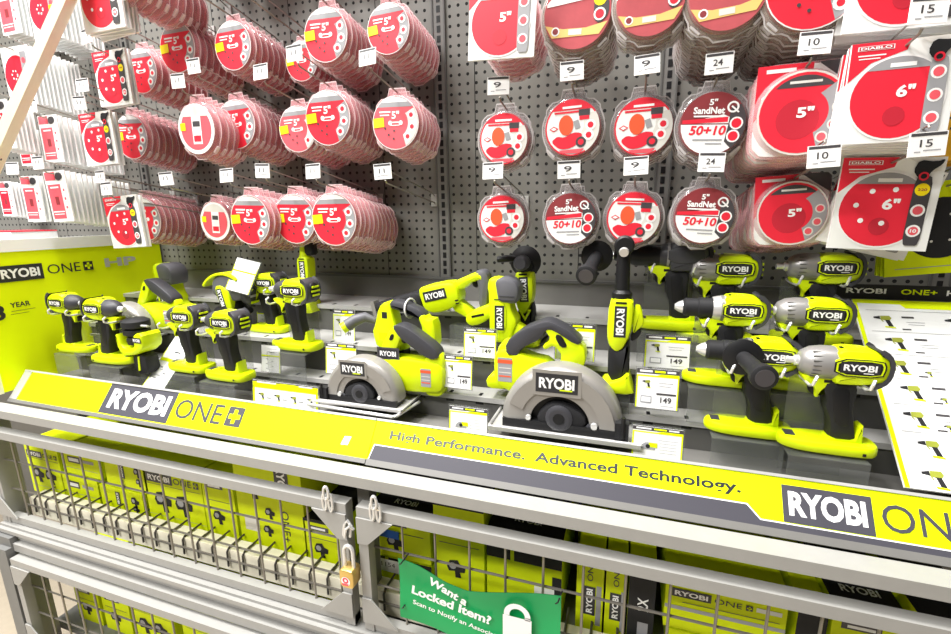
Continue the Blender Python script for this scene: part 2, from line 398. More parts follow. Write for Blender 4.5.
def door(x0, x1, y, zt, zb, hinges, solid=True):
    d = bpy.data.objects.new('cage_door', None); C.objects.link(d); d.parent = cage
    d.location = (x0-cage.location.x, y-cage.location.y, zb)
    def q(mb, name):
        o = mb.build(name, d, 0 if name != 'wire_grid' else 40); o.matrix_parent_inverse = Matrix.Translation((x0, y, zb)).inverted(); return o
    t = .023; m = MB()
    m.bb(x0, x1, y-.014, y+.012, zt-t, zt, 'frame_grey'); m.bb(x0, x1, y-.010, y+.010, zb, zb+t, 'frame_grey')
    m.bb(x0, x0+t, y-.013, y+.011, zb, zt-t, 'frame_grey'); m.bb(x1-t, x1, y-.013, y+.011, zb, zt-t, 'frame_grey')
    q(m, 'door_frame')
    g = .062; m = MB()
    for (cx, sxn) in ((x0, 1), (x1, -1)):
        for (cz, sz) in ((zt-t, -1), (zb+t, 1)):
            a = cx+sxn*.0
            pr = [(a, cz), (a+sxn*(t+g), cz), (a+sxn*t, cz+sz*g), (a, cz+sz*g)]
            m = MB(); m.slab(pr, y-.018, y-.0145, 'frame_grey', 0); q(m, 'gusset')
    m = MB(); x = x0+.095; 
    while x < x1-.03:
        m.cyl((x, y+.006, zb+.006), (x, y+.006, zt-.01), .0026, 'wire', 6); x += .0745
    z = zt-.108
    while z > zb+.05:
        m.cyl((x0+.01, y+.011, z), (x1-.01, y+.011, z), .0026, 'wire', 6); z -= .097
    q(m, 'wire_grid')
    for hx in hinges:
        m = MB()
        for dx, z_, w_, h_ in ((-.0075, zt+.002, .0045, .020), (.0075, zt+.002, .0045, .020), (0, zt+.026, .006, .014)):
            m.tube([(hx+dx+w_*math.cos(2*PI*i/14), y-.020-(.003 if dx == 0 else 0), z_+h_*math.sin(2*PI*i/14)) for i in range(15)], .0030, 'chrome', 8)
        m.cyl((hx-.010, y-.02, zt+.010), (hx+.010, y-.02, zt+.010), .003, 'chrome', 8)
        q(m, 'hinge_clip')
    return d
door(-1.800, -.546, .757, Z(-.594), Z(-.905)+.004, (-.585,))
door(-.520, .70, .757, Z(-.594), Z(-.905)+.004, (-.470, .60))
door(-1.715, -.546, .715, Z(-.985), Z(-1.30), (-.585,))
door(-.520, .70, .715, Z(-.985), Z(-1.30), (-.470,))

# wire decking lip: cream beam with wires hooked over it
dk = thing('shelf_lip_beam', 'cream painted beam with dark wire loops along the cage shelf', 'beam', (-1.2, .80, Z(-.90)))
m = MB(); m.bb(-1.745, TX1-.03, .795, .835, Z(-.9045), Z(-.842), 'cream'); P(m, 'beam', dk, smooth=0)
m = MB(); x = -1.72
while x < TX1-.05:
    m.tube([(x, .87, Z(-.836)), (x, .825, Z(-.838)), (x, .800, Z(-.838)), (x, .791, Z(-.846)), (x, .790, Z(-.888))], .0028, 'dark_wire', 5); x += .051
P(m, 'wire_loops', dk)
m = MB(); m.cyl((-1.75, .785, Z(-.862)), (TX1-.03, .785, Z(-.862)), .0028, 'wire', 6); P(m, 'front_wire', dk)

# padlock
pl = thing('padlock', 'brass padlock with red and white sticker closing the upper cage doors', 'padlock', at(350, 571, .732), sc=1.3)
m = MB(); m.slab(rnd(mm([(-13, -24), (13, -24), (14, 10), (-14, 10)]), 2, .15), -.012, .012, 'brass', .003); m.build('lock_body', pl)
m = MB(); m.tube([(-.008, 0, .006), (-.008, 0, .038)]+[(-.008*math.cos(PI*i/8), 0, .038+.010*math.sin(PI*i/8)) for i in range(9)]+[(.008, 0, .006)], .0032, 'chrome', 8); m.build('shackle', pl)
m = MB(); m.circ(-.001, -.010, .0085, -.0126, 'white', 14); m.ring(-.001, -.008, .003, .0055, -.013, 'red', 10); m.rect(-.002, -.016, .012, .004, -.013, 'pink'); m.build('sticker', pl, 0)
ch = thing('lock_hasp', 'chrome ring clip linking the two cage doors above the padlock', 'clip', at(348, 528, .74))
m = MB(); m.tube([(-.012, .0, -.02), (-.008, 0, .006), (.0, 0, .018), (.008, 0, .006), (.004, 0, -.02)], .0035, 'chrome', 8)
m.tube([(-.004, -.008, -.018), (0, -.008, .002), (.008, -.006, .010), (.014, 0, .0)], .003, 'chrome', 8); m.build('ring', ch)

# green banner on the cage
bn = thing('locked_item_banner', 'green plastic notice with white padlock symbol tied to the cage wires', 'notice', at(480, 600, .735))
bx0, bx1 = at(398, 560, .735).x, at(561, 600, .735).x
ztop_l, ztop_m, ztop_r = at(398, 558, .735).z, at(455, 586, .735).z, at(561, 597, .735).z
zbot_l = at(405, 612, .735).z
bl = bn.location
m = MB(TR(-bl.x, -bl.y, -bl.z)); NX, NZ = 22, 8; vs = []; fs = []
hb = ztop_l-zbot_l+.012
def ztop(u):
    import_u = [0, .12, .3, .45, .62, .8, 1]; zz = [ztop_l, at(415, 566, .735).z, at(438, 581, .735).z, at(462, 588.5, .735).z, at(490, 590.5, .735).z, at(525, 594.5, .735).z, ztop_r]
    for i in range(6):
        if u <= import_u[i+1]:
            t = (u-import_u[i])/(import_u[i+1]-import_u[i]); return zz[i]*(1-t)+zz[i+1]*t
    return zz[-1]
def bpt(u, vv):
    zt = ztop(u); zb = ztop_l-hb-.035*u
    return (bx0+(bx1-bx0)*u, .735+.004*math.sin(u*9)+.003*math.sin(vv*5), zt*(1-vv)+zb*vv)
for i in range(NX+1):
    for j in range(NZ+1): vs.append(bpt(i/NX, j/NZ))
for i in range(NX):
    for j in range(NZ):
        a = i*(NZ+1)+j; fs.append((a, a+1, a+NZ+2, a+NZ+1))
m.add(vs, fs, 'green'); m.add([(x, y+.0012, z) for x, y, z in vs], [f[::-1] for f in fs], 'green'); m.build('sheet', bn)
m = MB(TR(-bl.x, -bl.y, -bl.z))
def tline(s, p0, p1, h, off):
    a0 = at(p0[0], p0[1], .7285); a1 = at(p1[0], p1[1], .7285); w_ = math.hypot(a1.x-a0.x, a1.z-a0.z)
    m.text(s, (a0.x+a1.x)/2, (a0.z+a1.z)/2, w_, h, .7285, 'white', off=off, a=math.atan2(a1.z-a0.z, a1.x-a0.x))
tline('Want a', (429, 580), (467, 603), .019, .035)
tline('Locked Item?', (412, 589), (491, 621), .021, .035)
tline('Scan to Notify an Associate', (413, 602), (500, 638), .014, .018)
lc = at(517, 622, .7285)
m.fl([(lc.x-.028, lc.z-.05), (lc.x+.028, lc.z-.05), (lc.x+.028, lc.z+.010), (lc.x-.028, lc.z+.010)], .7285, 'white')
ro = arc(lc.x, lc.z+.014, .026, -5, 190, 16)+arc(lc.x, lc.z+.014, .015, 190, -5, 16)
n_ = 17; m.add([(x, .7285, z) for x, z in ro], [(i, i+1, 2*n_-2-i, 2*n_-1-i) for i in range(n_-1)], 'white')
m.fl([(lc.x+.015, lc.z+.008), (lc.x+.026, lc.z+.008), (lc.x+.026, lc.z+.014), (lc.x+.015, lc.z+.014)], .7285, 'white')
m.build('lettering', bn, 0)
for px, py in ((402, 562), (558, 601), (404, 606)):
    q = at(px, py, .732); m = MB(TR(-bl.x, -bl.y, -bl.z)); m.tube([(q.x-.004, q.y-.002, q.z-.005), (q.x, q.y-.004, q.z), (q.x+.005, q.y+.02, q.z+.005)], .0015, 'black', 5); m.build('cable_tie', bn)

# leaning pale pole at far left
a = at(-12, 175, .80); b = at(76, -22, .98)
d = b-a; po = thing('leaning_pole', 'cream coloured flat pole leaning diagonally at the far left', 'pole', a)
m = MB(); q = d.to_track_quat('Z', 'Y').to_matrix().to_4x4(); m.box((0, 0, d.length/2), (.062, .02, d.length*1.2), 'cream', None)
m.v = [tuple(q @ Vector(p)) for p in m.v]; m.cyl(q @ Vector((0, -.0115, .05)), q @ Vector((0, .0115, .05)), .003, 'label_dark', 8); m.build('pole', po, 0)

# ================================================================ PACKS ON HOOKS
def flange(r, notch=True):
    """scalloped clamshell outline with a hang tab"""
    p = []
    for i in range(48):
        a = 2*PI*i/48; k = r
        dg = math.degrees(a)
        for c in (45, 135, 225, 315):
            dd = abs((dg-c+180) % 360-180)
            if dd < 11: k = r*1.07
        if 255 < dg < 285: k = r*1.045/max(.9, abs(math.sin(a)))
        if 72 <= dg <= 108: p.append((r*1.25*math.cos(a), r*1.20)); continue
        p.append((k*math.cos(a), k*math.sin(a)))
    return p
def capseg(r, z, n=14):
    """circle segment above height z"""
    a = math.degrees(math.asin(z/r)); return arc(0, 0, r, a, 180-a, n)
def clam(mb, r, sh, edge, th=.020):
    mb.slab(flange(r), -.001, .001, sh, 0)
    q = r*.90
    R = [(r*.95, .001), (q, .003), (q*.99, th*.62), (q*.93, th*.7)]
    mb.lathe(R, sh, RO(PI/2, 'X') @ TR(0, 0, 0), 28, (False, False))
    for i in range(48):
        pass
    f = flange(r); f2 = [(x*.965, z*.965) for x, z in f]; n = len(f)
    vs = [(x, -.0014, z) for x, z in f]+[(x, -.0014, z) for x, z in f2]
    mb.add(vs, [((i+1) % n, i, n+i, n+(i+1) % n) for i in range(n)], edge)
    for c in (225, 315):
        a = math.radians(c); mb.box((r*.99*math.cos(a), -.004, r*.99*math.sin(a)), (.022, .006, .004), edge, RO(-(a+PI/2), 'Y'))
def disc(mb, r, m='disc_red'): mb.lathe([(r*.86, -.006), (r*.88, -.004), (r*.88, .004), (r*.86, .006)], m, RO(PI/2, 'X') @ TR(0, 0, -.002) , 28)

def lab_round(mb, r, var=0):
    y = -.0155; R = r*.88
    mb.circ(0, 0, R*1.03, y, 'white_print', 32)
    mb.circ(0, 0, R, y-.0003, 'pink' if var else 'red', 32)
    mb.fl(capseg(R*.99, R*.60), y-.0006, 'label_grey'); mb.fl(capseg(R*.97, R*.78), y-.0008, 'white_print')
    s = [(R*math.cos(math.radians(d))*.99, R*math.sin(math.radians(d))*.99) for d in range(-62, 42, 8)]
    s2 = [(R*.52*math.cos(math.radians(d))+R*.05, R*.55*math.sin(math.radians(d))) for d in range(40, -64, -8)]
    mb.fl(s+s2, y-.0007, 'label_grey' if not var else 'offwhite')
    for d in (22, -12, -44): mb.circ(R*.76*math.cos(math.radians(d)), R*.76*math.sin(math.radians(d)), R*.17, y-.0012, 'white_print', 12); mb.circ(R*.76*math.cos(math.radians(d)), R*.76*math.sin(math.radians(d)), R*.09, y-.0015, 'red', 10)
    mb.rect(-R*.74, R*.02, R*.48, R*.36, y-.0016, 'yellow', a=.08)
    mb.text('5"', R*.02, R*.30, R*.34, R*.30, y-.0014, 'white', off=.03)
    mb.rect(-R*.45, R*.42, R*.5, R*.06, y-.0013, 'white'); mb.rect(-R*.47, R*.30, R*.42, R*.05, y-.0013, 'white_print'); mb.rect(R*.0, R*.02, R*.48, R*.05, y-.0013, 'white'); mb.rect(R*.0, -R*.09, R*.4, R*.03, y-.0013, 'white')
    for x in (-.22, .25): mb.circ(x*R, R*.0, R*.09, y-.0013, 'white', 10)
    for x, z in ((-.3, -.45), (-.05, -.3), (-.08, -.6), (-.45, -.2)): mb.circ(x*R, z*R, R*.045, y-.0013, 'label_dark', 8)
def lab_hand(mb, r, var=0):
    y = -.0155; R = r*.84
    mb.circ(0, 0, R, y, 'white_print', 32); mb.ring(0, 0, R*.95, R, y-.0003, 'red', 32)
    mb.fl(capseg(R*.95, R*.62), y-.0004, 'red'); mb.rect(0, R*.72, R*.7, R*.08, y-.0008, 'white'); mb.rect(-R*.05, R*.55, R*1.2, R*.07, y-.0008, 'red')
    mb.fl([(-R*.22+R*.27*math.cos(i*PI/10), R*.10+R*.36*math.sin(i*PI/10)) for i in range(20)], y-.0010, 'orange_red')
    mb.fl(rnd([(-R*.80, -R*.45), (-R*.55, -R*.26), (-R*.30, -R*.34), (R*.05, -R*.16), (R*.40, -R*.22), (R*.30, -R*.50), (R*.0, -R*.72), (-R*.45, -R*.76)]), y-.0008, 'red')
    mb.rect(R*.18, R*.10, R*.2, R*.3, y-.0009, 'label_grey', a=.3)
    mb.fl([(R*math.cos(math.radians(d)), R*math.sin(math.radians(d))) for d in range(-60, 40, 10)]+[(R*.45, R*.45), (R*.42, 0), (R*.2, -R*.5)], y-.0005, 'offwhite')
    mb.rect(R*.45, R*.50, R*.4, R*.22, y-.0009, 'label_dark'); mb.rect(R*.45, R*.32, R*.36, R*.14, y-.0009, 'red')
    for d, k in ((4, .68), (-26, .68), (-58, .62)):
        x, z = R*k*math.cos(math.radians(d)), R*k*math.sin(math.radians(d)); mb.circ(x, z, R*.19, y-.0012, 'label_dark' if d == -58 else 'white', 14); mb.circ(x, z, R*.11, y-.0015, 'red', 10)
    mb.fl([(-R*.85, -R*.0), (-R*.68, R*.1), (-R*.5, 0), (-R*.68, -R*.1)], y-.0008, 'red'); mb.fl([(-R*.79, 0), (-R*.68, R*.06), (-R*.57, 0), (-R*.68, -R*.06)], y-.0011, 'white')
    mb.fl([(-R*.35, -R*.9), (R*.3, -R*.92), (R*.45, -R*.76), (-R*.5, -R*.78)], y-.0009, 'pink')
def lab_net(mb, r, var=0):
    y = -.0155; R = r*.86
    mb.circ(0, 0, R, y, 'maroon', 32)
    mb.fl([(x, -z) for x, z in capseg(R*.97, R*.02)], y-.0004, 'white_print'); mb.fl([(-R*.9, R*.02), (R*.3, R*.30), (R*.9, R*.02)], y-.0004, 'white_print')
    mb.fl([(-R*.93, R*.12), (-R*.93, R*.0), (R*.45, R*.06), (R*.45, R*.22)], y-.0006, 'red')
    mb.text('5"', -R*.05, R*.68, R*.24, R*.2, y-.0009, 'white', off=.03); mb.text('SandNet', -R*.15, R*.42, R*.95, R*.22, y-.0009, 'white', off=.035)
    mb.rect(-R*.2, R*.24, R*.8, R*.05, y-.0009, 'white')
    mb.text('50+10', -R*.12, -R*.2, R*1.1, R*.30, y-.0009, 'red', off=.03, slant=.15)
    mb.rect(-R*.1, -R*.5, R*.9, R*.05, y-.0009, 'label_grey'); mb.rect(R*.1, -R*.62, R*.5, R*.04, y-.0009, 'label_grey')
    mb.fl([(R*.99*math.cos(math.radians(d)), R*.99*math.sin(math.radians(d))) for d in range(-50, 45, 8)]+[(R*.5, R*.5), (R*.48, 0), (R*.42, -R*.55)], y-.0008, 'label_dark')
    for x, z in ((.71, .02), (.66, -.38)): mb.circ(x*R, z*R, R*.2, y-.0012, 'white', 14); mb.circ(x*R, z*R, R*.15, y-.0014, 'red', 12)
    mb.ring(R*.55, R*.52, R*.12, R*.18, y-.0012, 'white', 14); mb.rect(R*.62, R*.45, R*.3, R*.05, y-.0014, 'white', a=-.7)
def lab_gold(mb, r, var=0):
    y = -.0155; R = r*.86
    mb.circ(0, 0, R, y, 'disc_red', 32); mb.fl(capseg(R, R*.50), y-.0004, 'label_dark'); mb.rect(-R*.1, R*.62, R*.9, R*.12, y-.0008, 'white')
    mb.fl([(-R*.93, R*.30), (-R*.93, R*.2), (R*.5, R*.38), (R*.5, R*.55), (-R*.8, R*.42)], y-.0006, 'white_print')
    mb.fl([(-R*.95, -R*.30), (-R*.72, -R*.66), (R*.70, -R*.62), (R*.93, -R*.28), (R*.3, -R*.42), (-R*.4, -R*.42)], y-.0006, 'gold')
    mb.circ(-R*.62, -R*.48, R*.13, y-.0009, 'white', 12); mb.circ(-R*.62, -R*.48, R*.09, y-.0011, 'maroon', 10); mb.rect(-R*.02, -R*.52, R*.4, R*.16, y-.0009, 'offwhite')
    mb.fl(rnd([(R*.42, R*.7), (R*.92, R*.35), (R*.95, -R*.1), (R*.7, -R*.35), (R*.5, -R*.2), (R*.5, R*.3)], 1), y-.0008, 'label_dark')
    mb.circ(R*.66, R*.33, R*.19, y-.0012, 'yellow', 14); mb.circ(R*.68, -R*.08, R*.18, y-.0012, 'white', 14); mb.circ(R*.68, -R*.08, R*.13, y-.0014, 'red', 12)
def lab_ring(mb, r, var=0):
    """pale label with a bold white loop"""
    y = -.0155; R = r*.86
    mb.circ(0, 0, R, y, 'white_print', 32); mb.circ(0, 0, R*.84, y-.0004, 'pink', 28); mb.fl(capseg(R*.9, R*.5), y-.0008, 'offwhite')
    mb.rect(R*.05, -R*.05, R*.5, R*1.1, y-.0010, 'white'); mb.rect(R*.05, R*.2, R*.4, R*.22, y-.0012, 'label_dark'); mb.rect(R*.05, -R*.38, R*.4, R*.25, y-.0012, 'red')
    mb.rect(-R*.72, R*.1, R*.3, R*.3, y-.0014, 'yellow')

def red_square(mb, S, W, big, y=-.002):
    """printed face of a square card pack: S height, W width"""
    mb.rect(0, 0, W, S, y, 'white_print')
    mb.fl([(-W/2, S/2), (-W/2, S*.12), (-W*.30, S*.30), (W*.02, S*.40), (W*.05, S/2)], y-.0004, 'red')
    mb.rect(-W*.27, S*.445, W*.34, S*.045, y-.0008, 'white'); mb.rect(-W*.27, S*.445, W*.32, S*.037, y-.001, 'deep_red'); mb.text('DIABLO', -W*.27, S*.445, W*.29, S*.026, y-.0013, 'white', off=.03)
    mb.rect(-W*.30, S*.375, W*.26, S*.012, y-.0008, 'white'); mb.rect(-W*.32, S*.345, W*.2, S*.010, y-.0008, 'white')
    cx, cz, R = -W*.02, -S*.06, S*.40
    mb.circ(cx, cz, R*1.05, y-.0010, 'white', 36); mb.circ(cx, cz, R, y-.0013, 'red', 36)
    mb.fl([(cx+p, cz+q) for p, q in capseg(R, R*.70)], y-.0016, 'label_grey'); mb.rect(cx+R*.05, cz+R*.80, R*.55, R*.10, y-.0019, 'white')
    x0 = W*.24
    mb.fl(rnd([(x0, S*.30), (x0+W*.17, S*.30), (x0+W*.17, -S*.44), (x0, -S*.44)], 2, .12), y-.0021, 'label_dark' if big else 'label_grey')
    for k, z in enumerate((.16, -.06, -.28)):
        mb.circ(x0+W*.085, z*S, W*.072, y-.0024, ('yellow' if big and k == 0 else 'white'), 16); mb.circ(x0+W*.085, z*S, W*.05, y-.0027, 'yellow' if (big and k == 0) else 'pink', 14)
    if big: mb.text('220', x0+W*.085, .16*S, W*.09, S*.028, y-.0029, 'maroon', off=.03); mb.text('10', x0+W*.085, -.28*S, W*.06, S*.04, y-.0029, 'white', off=.03)
    mb.text('6"' if S > .15 else '5"', cx+R*.18, cz+R*.16, R*.40, R*.30, y-.0019, 'white', off=.035)
    if big:
        for p, q in ((-.30, .50), (.22, .55), (-.62, .12), (-.45, -.30), (.05, -.36)): mb.circ(cx+p*R, cz+q*R, R*.07, y-.0019, 'white', 10)
    mb.circ(cx, cz-R*.45, R*.24, y-.0017, 'deep_red', 16)
    mb.fl([(W*.12, S*.5), (W*.5, S*.5), (W*.5, S*.36), (W*.36, S*.34), (W*.28, S*.30), (W*.30, S*.40)], y-.0008, 'offwhite')
    mb.fl(rnd([(W*.20, S*.36), (W*.24, S*.47), (W*.40, S*.45), (W*.48, S*.48), (W*.46, S*.42), (W*.38, S*.36), (W*.34, S*.28), (W*.26, S*.28)], 1), y-.0024, 'rubber'); mb.ring(W*.31, S*.30, W*.03, W*.05, y-.0027, 'red', 14)

def make_pack(kind, r):
    """returns list of (part name, mesh object) for front pack and one merged mesh for the packs behind"""
    parts = []
    if kind in ('round', 'hand', 'net', 'gold', 'ring', 'rpink', 'redround'):
        sh = {'gold': 'gold_blister', 'redround': 'gold_blister', 'hand': 'clear_blister', 'net': 'clear_blister'}.get(kind, 'blister'); ed = 'blister_edge' if sh == 'blister' else 'clear_edge'
        a = MB(); clam(a, r, sh, ed); parts.append(('blister', a))
        b = MB(); disc(b, r, 'disc_red' if kind != 'net' else 'maroon'); parts.append(('sanding_disc', b))
        c = MB(); {'round': lab_round, 'redround': lab_round, 'rpink': lab_round, 'hand': lab_hand, 'net': lab_net, 'gold': lab_gold, 'ring': lab_ring}[kind](c, r, 1 if kind == 'rpink' else 0)
        parts.append(('printed_label', c))
        k = MB(); clam(k, r, sh, ed); disc(k, r, 'disc_red' if kind != 'net' else 'maroon')
        if kind == 'gold': k.circ(0, 0, r*.84, -.0155, 'disc_red', 24)
        else: k.circ(0, 0, r*.8, -.0155, 'pink' if kind != 'net' else 'maroon', 24)
        return parts, k
    if kind in ('card6', 'card6b'):
        S, W = r*2, r*1.85
        a = MB(); a.bb(-W/2, W/2, -.0015, .004, -S/2, S/2, 'white_print'); parts.append(('card', a))
        c = MB(); red_square(c, S, W, kind == 'card6b'); parts.append(('printed_face', c))
        k = MB(); k.bb(-W/2, W/2, -.0015, .004, -S/2, S/2, 'white_print'); k.fl([(-W/2, S/2), (-W/2, S*.12), (0, S*.42), (0, S/2)], -.0018, 'red')
        return parts, k
    if kind == 'clam5':
        S, W = r*2, r*1.9
        pr = rnd([(-W/2, -S*.38), (-W*.38, -S/2), (W*.38, -S/2), (W/2, -S*.38), (W/2, S*.5), (-W/2, S*.5)], 2, .12)
        a = MB(); a.slab(pr, -.001, .001, 'blister', 0); a.lathe([(r*.96, .001), (r*.90, .012), (r*.86, .014)], 'blister', RO(PI/2, 'X') @ TR(0, -r*.08, 0), 28, (False, False)); parts.append(('blister', a))
        b = MB(); disc(b, r*.98); parts.append(('sanding_disc', b))
        c = MB(); y = -.0022
        c.slab(inset(pr, .004), -.0022, -.0012, 'white_print', 0)
        c.fl([(-W*.48, S*.49), (-W*.48, -S*.1), (-W*.2, S*.3), (W*.08, S*.40), (W*.08, S*.49)], -.0026, 'red'); c.rect(-W*.24, S*.43, W*.3, S*.04, -.003, 'white')
        c.fl([(W*.12, S*.49), (W*.44, S*.49), (W*.49, S*.44), (W*.49, S*.22), (W*.32, S*.34)], -.0026, 'label_dark')
        z0 = -S*.04; R = r*.86; y = -.0158
        c.circ(0, z0, R*1.02, y, 'offwhite', 32); c.circ(0, z0, R*.97, y-.0003, 'red', 32)
        c.fl([(p, q+z0) for p, q in capseg(R*.9, R*.62)], y-.0006, 'label_dark'); c.rect(R*.0, z0+R*.74, R*.7, R*.06, y-.0009, 'offwhite')
        s = [(R*.96*math.cos(math.radians(d)), z0+R*.96*math.sin(math.radians(d))) for d in range(-66, 52, 8)]+[(R*.56*math.cos(math.radians(d)), z0+R*.56*math.sin(math.radians(d))) for d in range(52, -67, -8)]
        c.fl(s, y-.0008, 'label_grey')
        for d in (8, -24, -52): c.circ(R*.76*math.cos(math.radians(d)), z0+R*.76*math.sin(math.radians(d)), R*.14, y-.0012, 'offwhite', 14); c.circ(R*.76*math.cos(math.radians(d)), z0+R*.76*math.sin(math.radians(d)), R*.10, y-.0014, 'pink', 12)
        c.circ(-R*.1, z0-R*.15, R*.48, y-.0005, 'deep_red', 24)
        c.text('5"', R*.06, z0+R*.02, R*.38, R*.26, y-.0012, 'white', off=.035); parts.append(('printed_label', c))
        k = MB(); k.slab(pr, -.001, .001, 'blister', 0); disc(k, r*.98); k.slab(inset(pr, .004), -.0022, -.0012, 'offwhite', 0)
        k.lathe([(r*.96, .001), (r*.90, .012), (r*.86, .014)], 'blister', RO(PI/2, 'X') @ TR(0, -r*.08, 0), 24, (False, False))
        return parts, k
    if kind in ('sheet', 'sheetred'):
        S, W = r*2, r*1.25
        a = MB(); a.bb(-W/2, W/2, -.001, .003, -S/2, S/2, 'white_print'); parts.append(('card', a))
        c = MB(); y = -.0014
        c.rect(-W*.12, -S*.10, W*.62, S*.68, y, 'pink' if kind == 'sheet' else 'red'); c.rect(-W*.22, S*.40, W*.5, S*.16, y, 'pink'); c.rect(-W*.1, S*.18, W*.4, S*.03, y-.0004, 'white')
        c.rect(-W*.08, -S*.08, W*.18, S*.16, y-.0004, 'maroon'); c.rect(-W*.12, -S*.30, W*.55, S*.02, y-.0004, 'white'); c.rect(-W*.12, -S*.35, W*.5, S*.015, y-.0004, 'white')
        c.fl(rnd([(W*.02, S*.34), (W*.08, S*.46), (W*.34, S*.46), (W*.4, S*.36), (W*.2, S*.30)], 1), y-.0004, 'label_dark')
        c.rect(W*.33, -S*.05, W*.22, S*.6, y-.0002, 'offwhite')
        for z in (.12, -.05, -.22): c.circ(W*.33, z*S, W*.08, y-.0006, 'white', 10); c.circ(W*.33, z*S, W*.05, y-.0008, 'pink', 8)
        parts.append(('printed_face', c))
        k = MB(); k.bb(-W/2, W/2, -.001, .003, -S/2, S/2, 'white_print'); return parts, k
    if kind == 'roundcard':
        S, W = r*2, r*1.5
        a = MB(); a.bb(-W/2, W/2, -.001, .003, -S/2, S/2, 'white_print'); parts.append(('card', a))
        c = MB(); c.circ(-W*.02, 0, W*.47, -.0014, 'red', 30)
        for i in range(7): c.circ(-W*.12+.1*W*math.cos(i), S*.02+.1*W*math.sin(i), W*.025, -.0018, 'white', 8)
        c.rect(W*.30, 0, W*.22, S*.8, -.0018, 'label_grey')
        for z in (.25, .08, -.1, -.27): c.circ(W*.3, z*S, W*.07, -.0022, 'pink', 10)
        c.rect(W*.3, S*.02, W*.2, S*.07, -.0024, 'yellow'); parts.append(('printed_face', c))
        k = MB(); k.bb(-W/2, W/2, -.001, .003, -S/2, S/2, 'white_print'); return parts, k
    if kind == 'lime':
        S, W = r*2, r*1.9
        a = MB(); a.bb(-W/2, W/2, -.002, .004, -S/2, S/2, 'lime_card'); parts.append(('card', a))
        c = MB(); c.circ(W*.02, -S*.0, S*.33, -.0024, 'rubber', 32); c.rect(0, -S*.42, W*.8, S*.008, -.0024, 'label_grey'); c.rect(-W*.2, S*.42, W*.3, S*.1, -.0024, 'label_dark'); c.rect(W*.2, S*.42, W*.2, S*.06, -.0024, 'label_dark')
        for i in range(6): c.circ(W*.02+S*.16*math.cos(i*1.047), S*.16*math.sin(i*1.047), S*.014, -.0028, 'offwhite', 8)
        parts.append(('printed_face', c)); k = MB(); k.bb(-W/2, W/2, -.002, .004, -S/2, S/2, 'lime_card'); return parts, k
    if kind == 'orange':
        S, W = r*2, r*1.4
        a = MB(); a.bb(-W/2, W/2, -.004, .006, -S/2, S/2, 'orange'); parts.append(('card', a))
        c = MB()
        for i in range(9): c.rect(-W*.05+.06*W*((i*7) % 3-1), S*(.4-.09*i), W*(.7-.1*(i % 3)), S*.018, -.0044, 'label_dark')
        parts.append(('printed_face', c)); k = MB(); k.bb(-W/2, W/2, -.004, .006, -S/2, S/2, 'orange'); return parts, k

PK = {}
def pack_meshes(kind, r):
    k = (kind, round(r, 4))
    if k not in PK:
        parts, back = make_pack(kind, r)
        ps = []
        for n, mb in parts:
            o = mb.build(n); ps.append((n, o.data)); bpy.data.objects.remove(o)
        o = back.build(PNAME[kind]); PK[k] = (ps, o.data); bpy.data.objects.remove(o)
    return PK[k]
PNAME = dict(redround='sanding_disc_pack', round='sanding_disc_pack', rpink='sanding_disc_pack', ring='sanding_disc_pack', hand='sanding_disc_pack', net='mesh_disc_pack', gold='sanding_disc_pack', clam5='sanding_disc_pack',
             card6='sanding_disc_card', card6b='sanding_disc_card', sheet='sandpaper_card', sheetred='sandpaper_card', roundcard='sandpaper_card', lime='sanding_pad_card', orange='sanding_sponge_card')
PDESC = dict(redround='red disc pack in scalloped clamshell', round='red disc pack with yellow tag', rpink='pale red disc pack', ring='disc pack with white loop', hand='disc pack picturing red sander',
             net='dark red SandNet pack', gold='gold banded disc pack', clam5='square red clamshell pack', card6='white and red square card',
             card6b='white and red square holed-disc card', sheet='slim white sandpaper card', sheetred='slim bright red sandpaper card', roundcard='white card with red disc', lime='lime card with black pad', orange='orange printed card')
ORD = ['front', 'second', 'third', 'fourth', 'fifth', 'sixth', 'seventh', 'eighth', 'ninth', 'tenth', 'eleventh', 'twelfth', 'thirteenth', 'fourteenth']
TILT = .14
_hk = {}
def tag_mesh(price):
    if price in _hk: return _hk[price]
    t = MB(); t.bb(-.0235, .0235, -.001, .001, -.018, .018, 'white'); t.rect(0, .0145, .044, .0045, -.0013, 'label_dark')
    t.text(price, -.002, .0015, .022 if len(price) > 2 else .016, .011, -.0014, 'label_dark', off=.01); t.rect(.006, -.009, .022, .0016, -.0014, 'label_grey'); t.rect(-.012, -.011, .008, .0016, -.0014, 'label_grey')
    o = t.build('price_tag', smooth=0); _hk[price] = o.data; bpy.data.objects.remove(o); return _hk[price]
def hook(x, ztop, where, price, yf=1.03, tdz=0):
    """peg hook whose lower wire passes at height ztop at depth yf, rising toward the viewer"""
    L = BY-yf; zb = ztop-L*TILT
    h = thing('peg_hook', 'wire peg hook with white price tag, '+where, 'peg hook', (x, BY, zb), group='wire peg hooks with price tags')
    m = MB(); m.tube([(0, -.002, 0), (0, -L, L*TILT), (0, -L-.006, L*TILT+.006)], .0021, 'wire', 6)
    m.tube([(0, -.002, .020), (0, -.03, .030), (0, -L-.01, L*TILT+.034), (0, -L-.014, L*TILT+.030)], .0017, 'wire', 6); m.build('wire', h)
    m = MB(); m.bb(-.012, .012, -.005, 0, -.010, .026, 'pale_metal'); m.build('bracket', h, 0)
    o = bpy.data.objects.new('price_tag', tag_mesh(price)); C.objects.link(o); o.parent = h; o.location = (0, -L-.016, L*TILT+.026+tdz); o.rotation_euler = (random.uniform(-.15, .05), random.uniform(-.05, .05), random.uniform(-.12, .12))
    return h
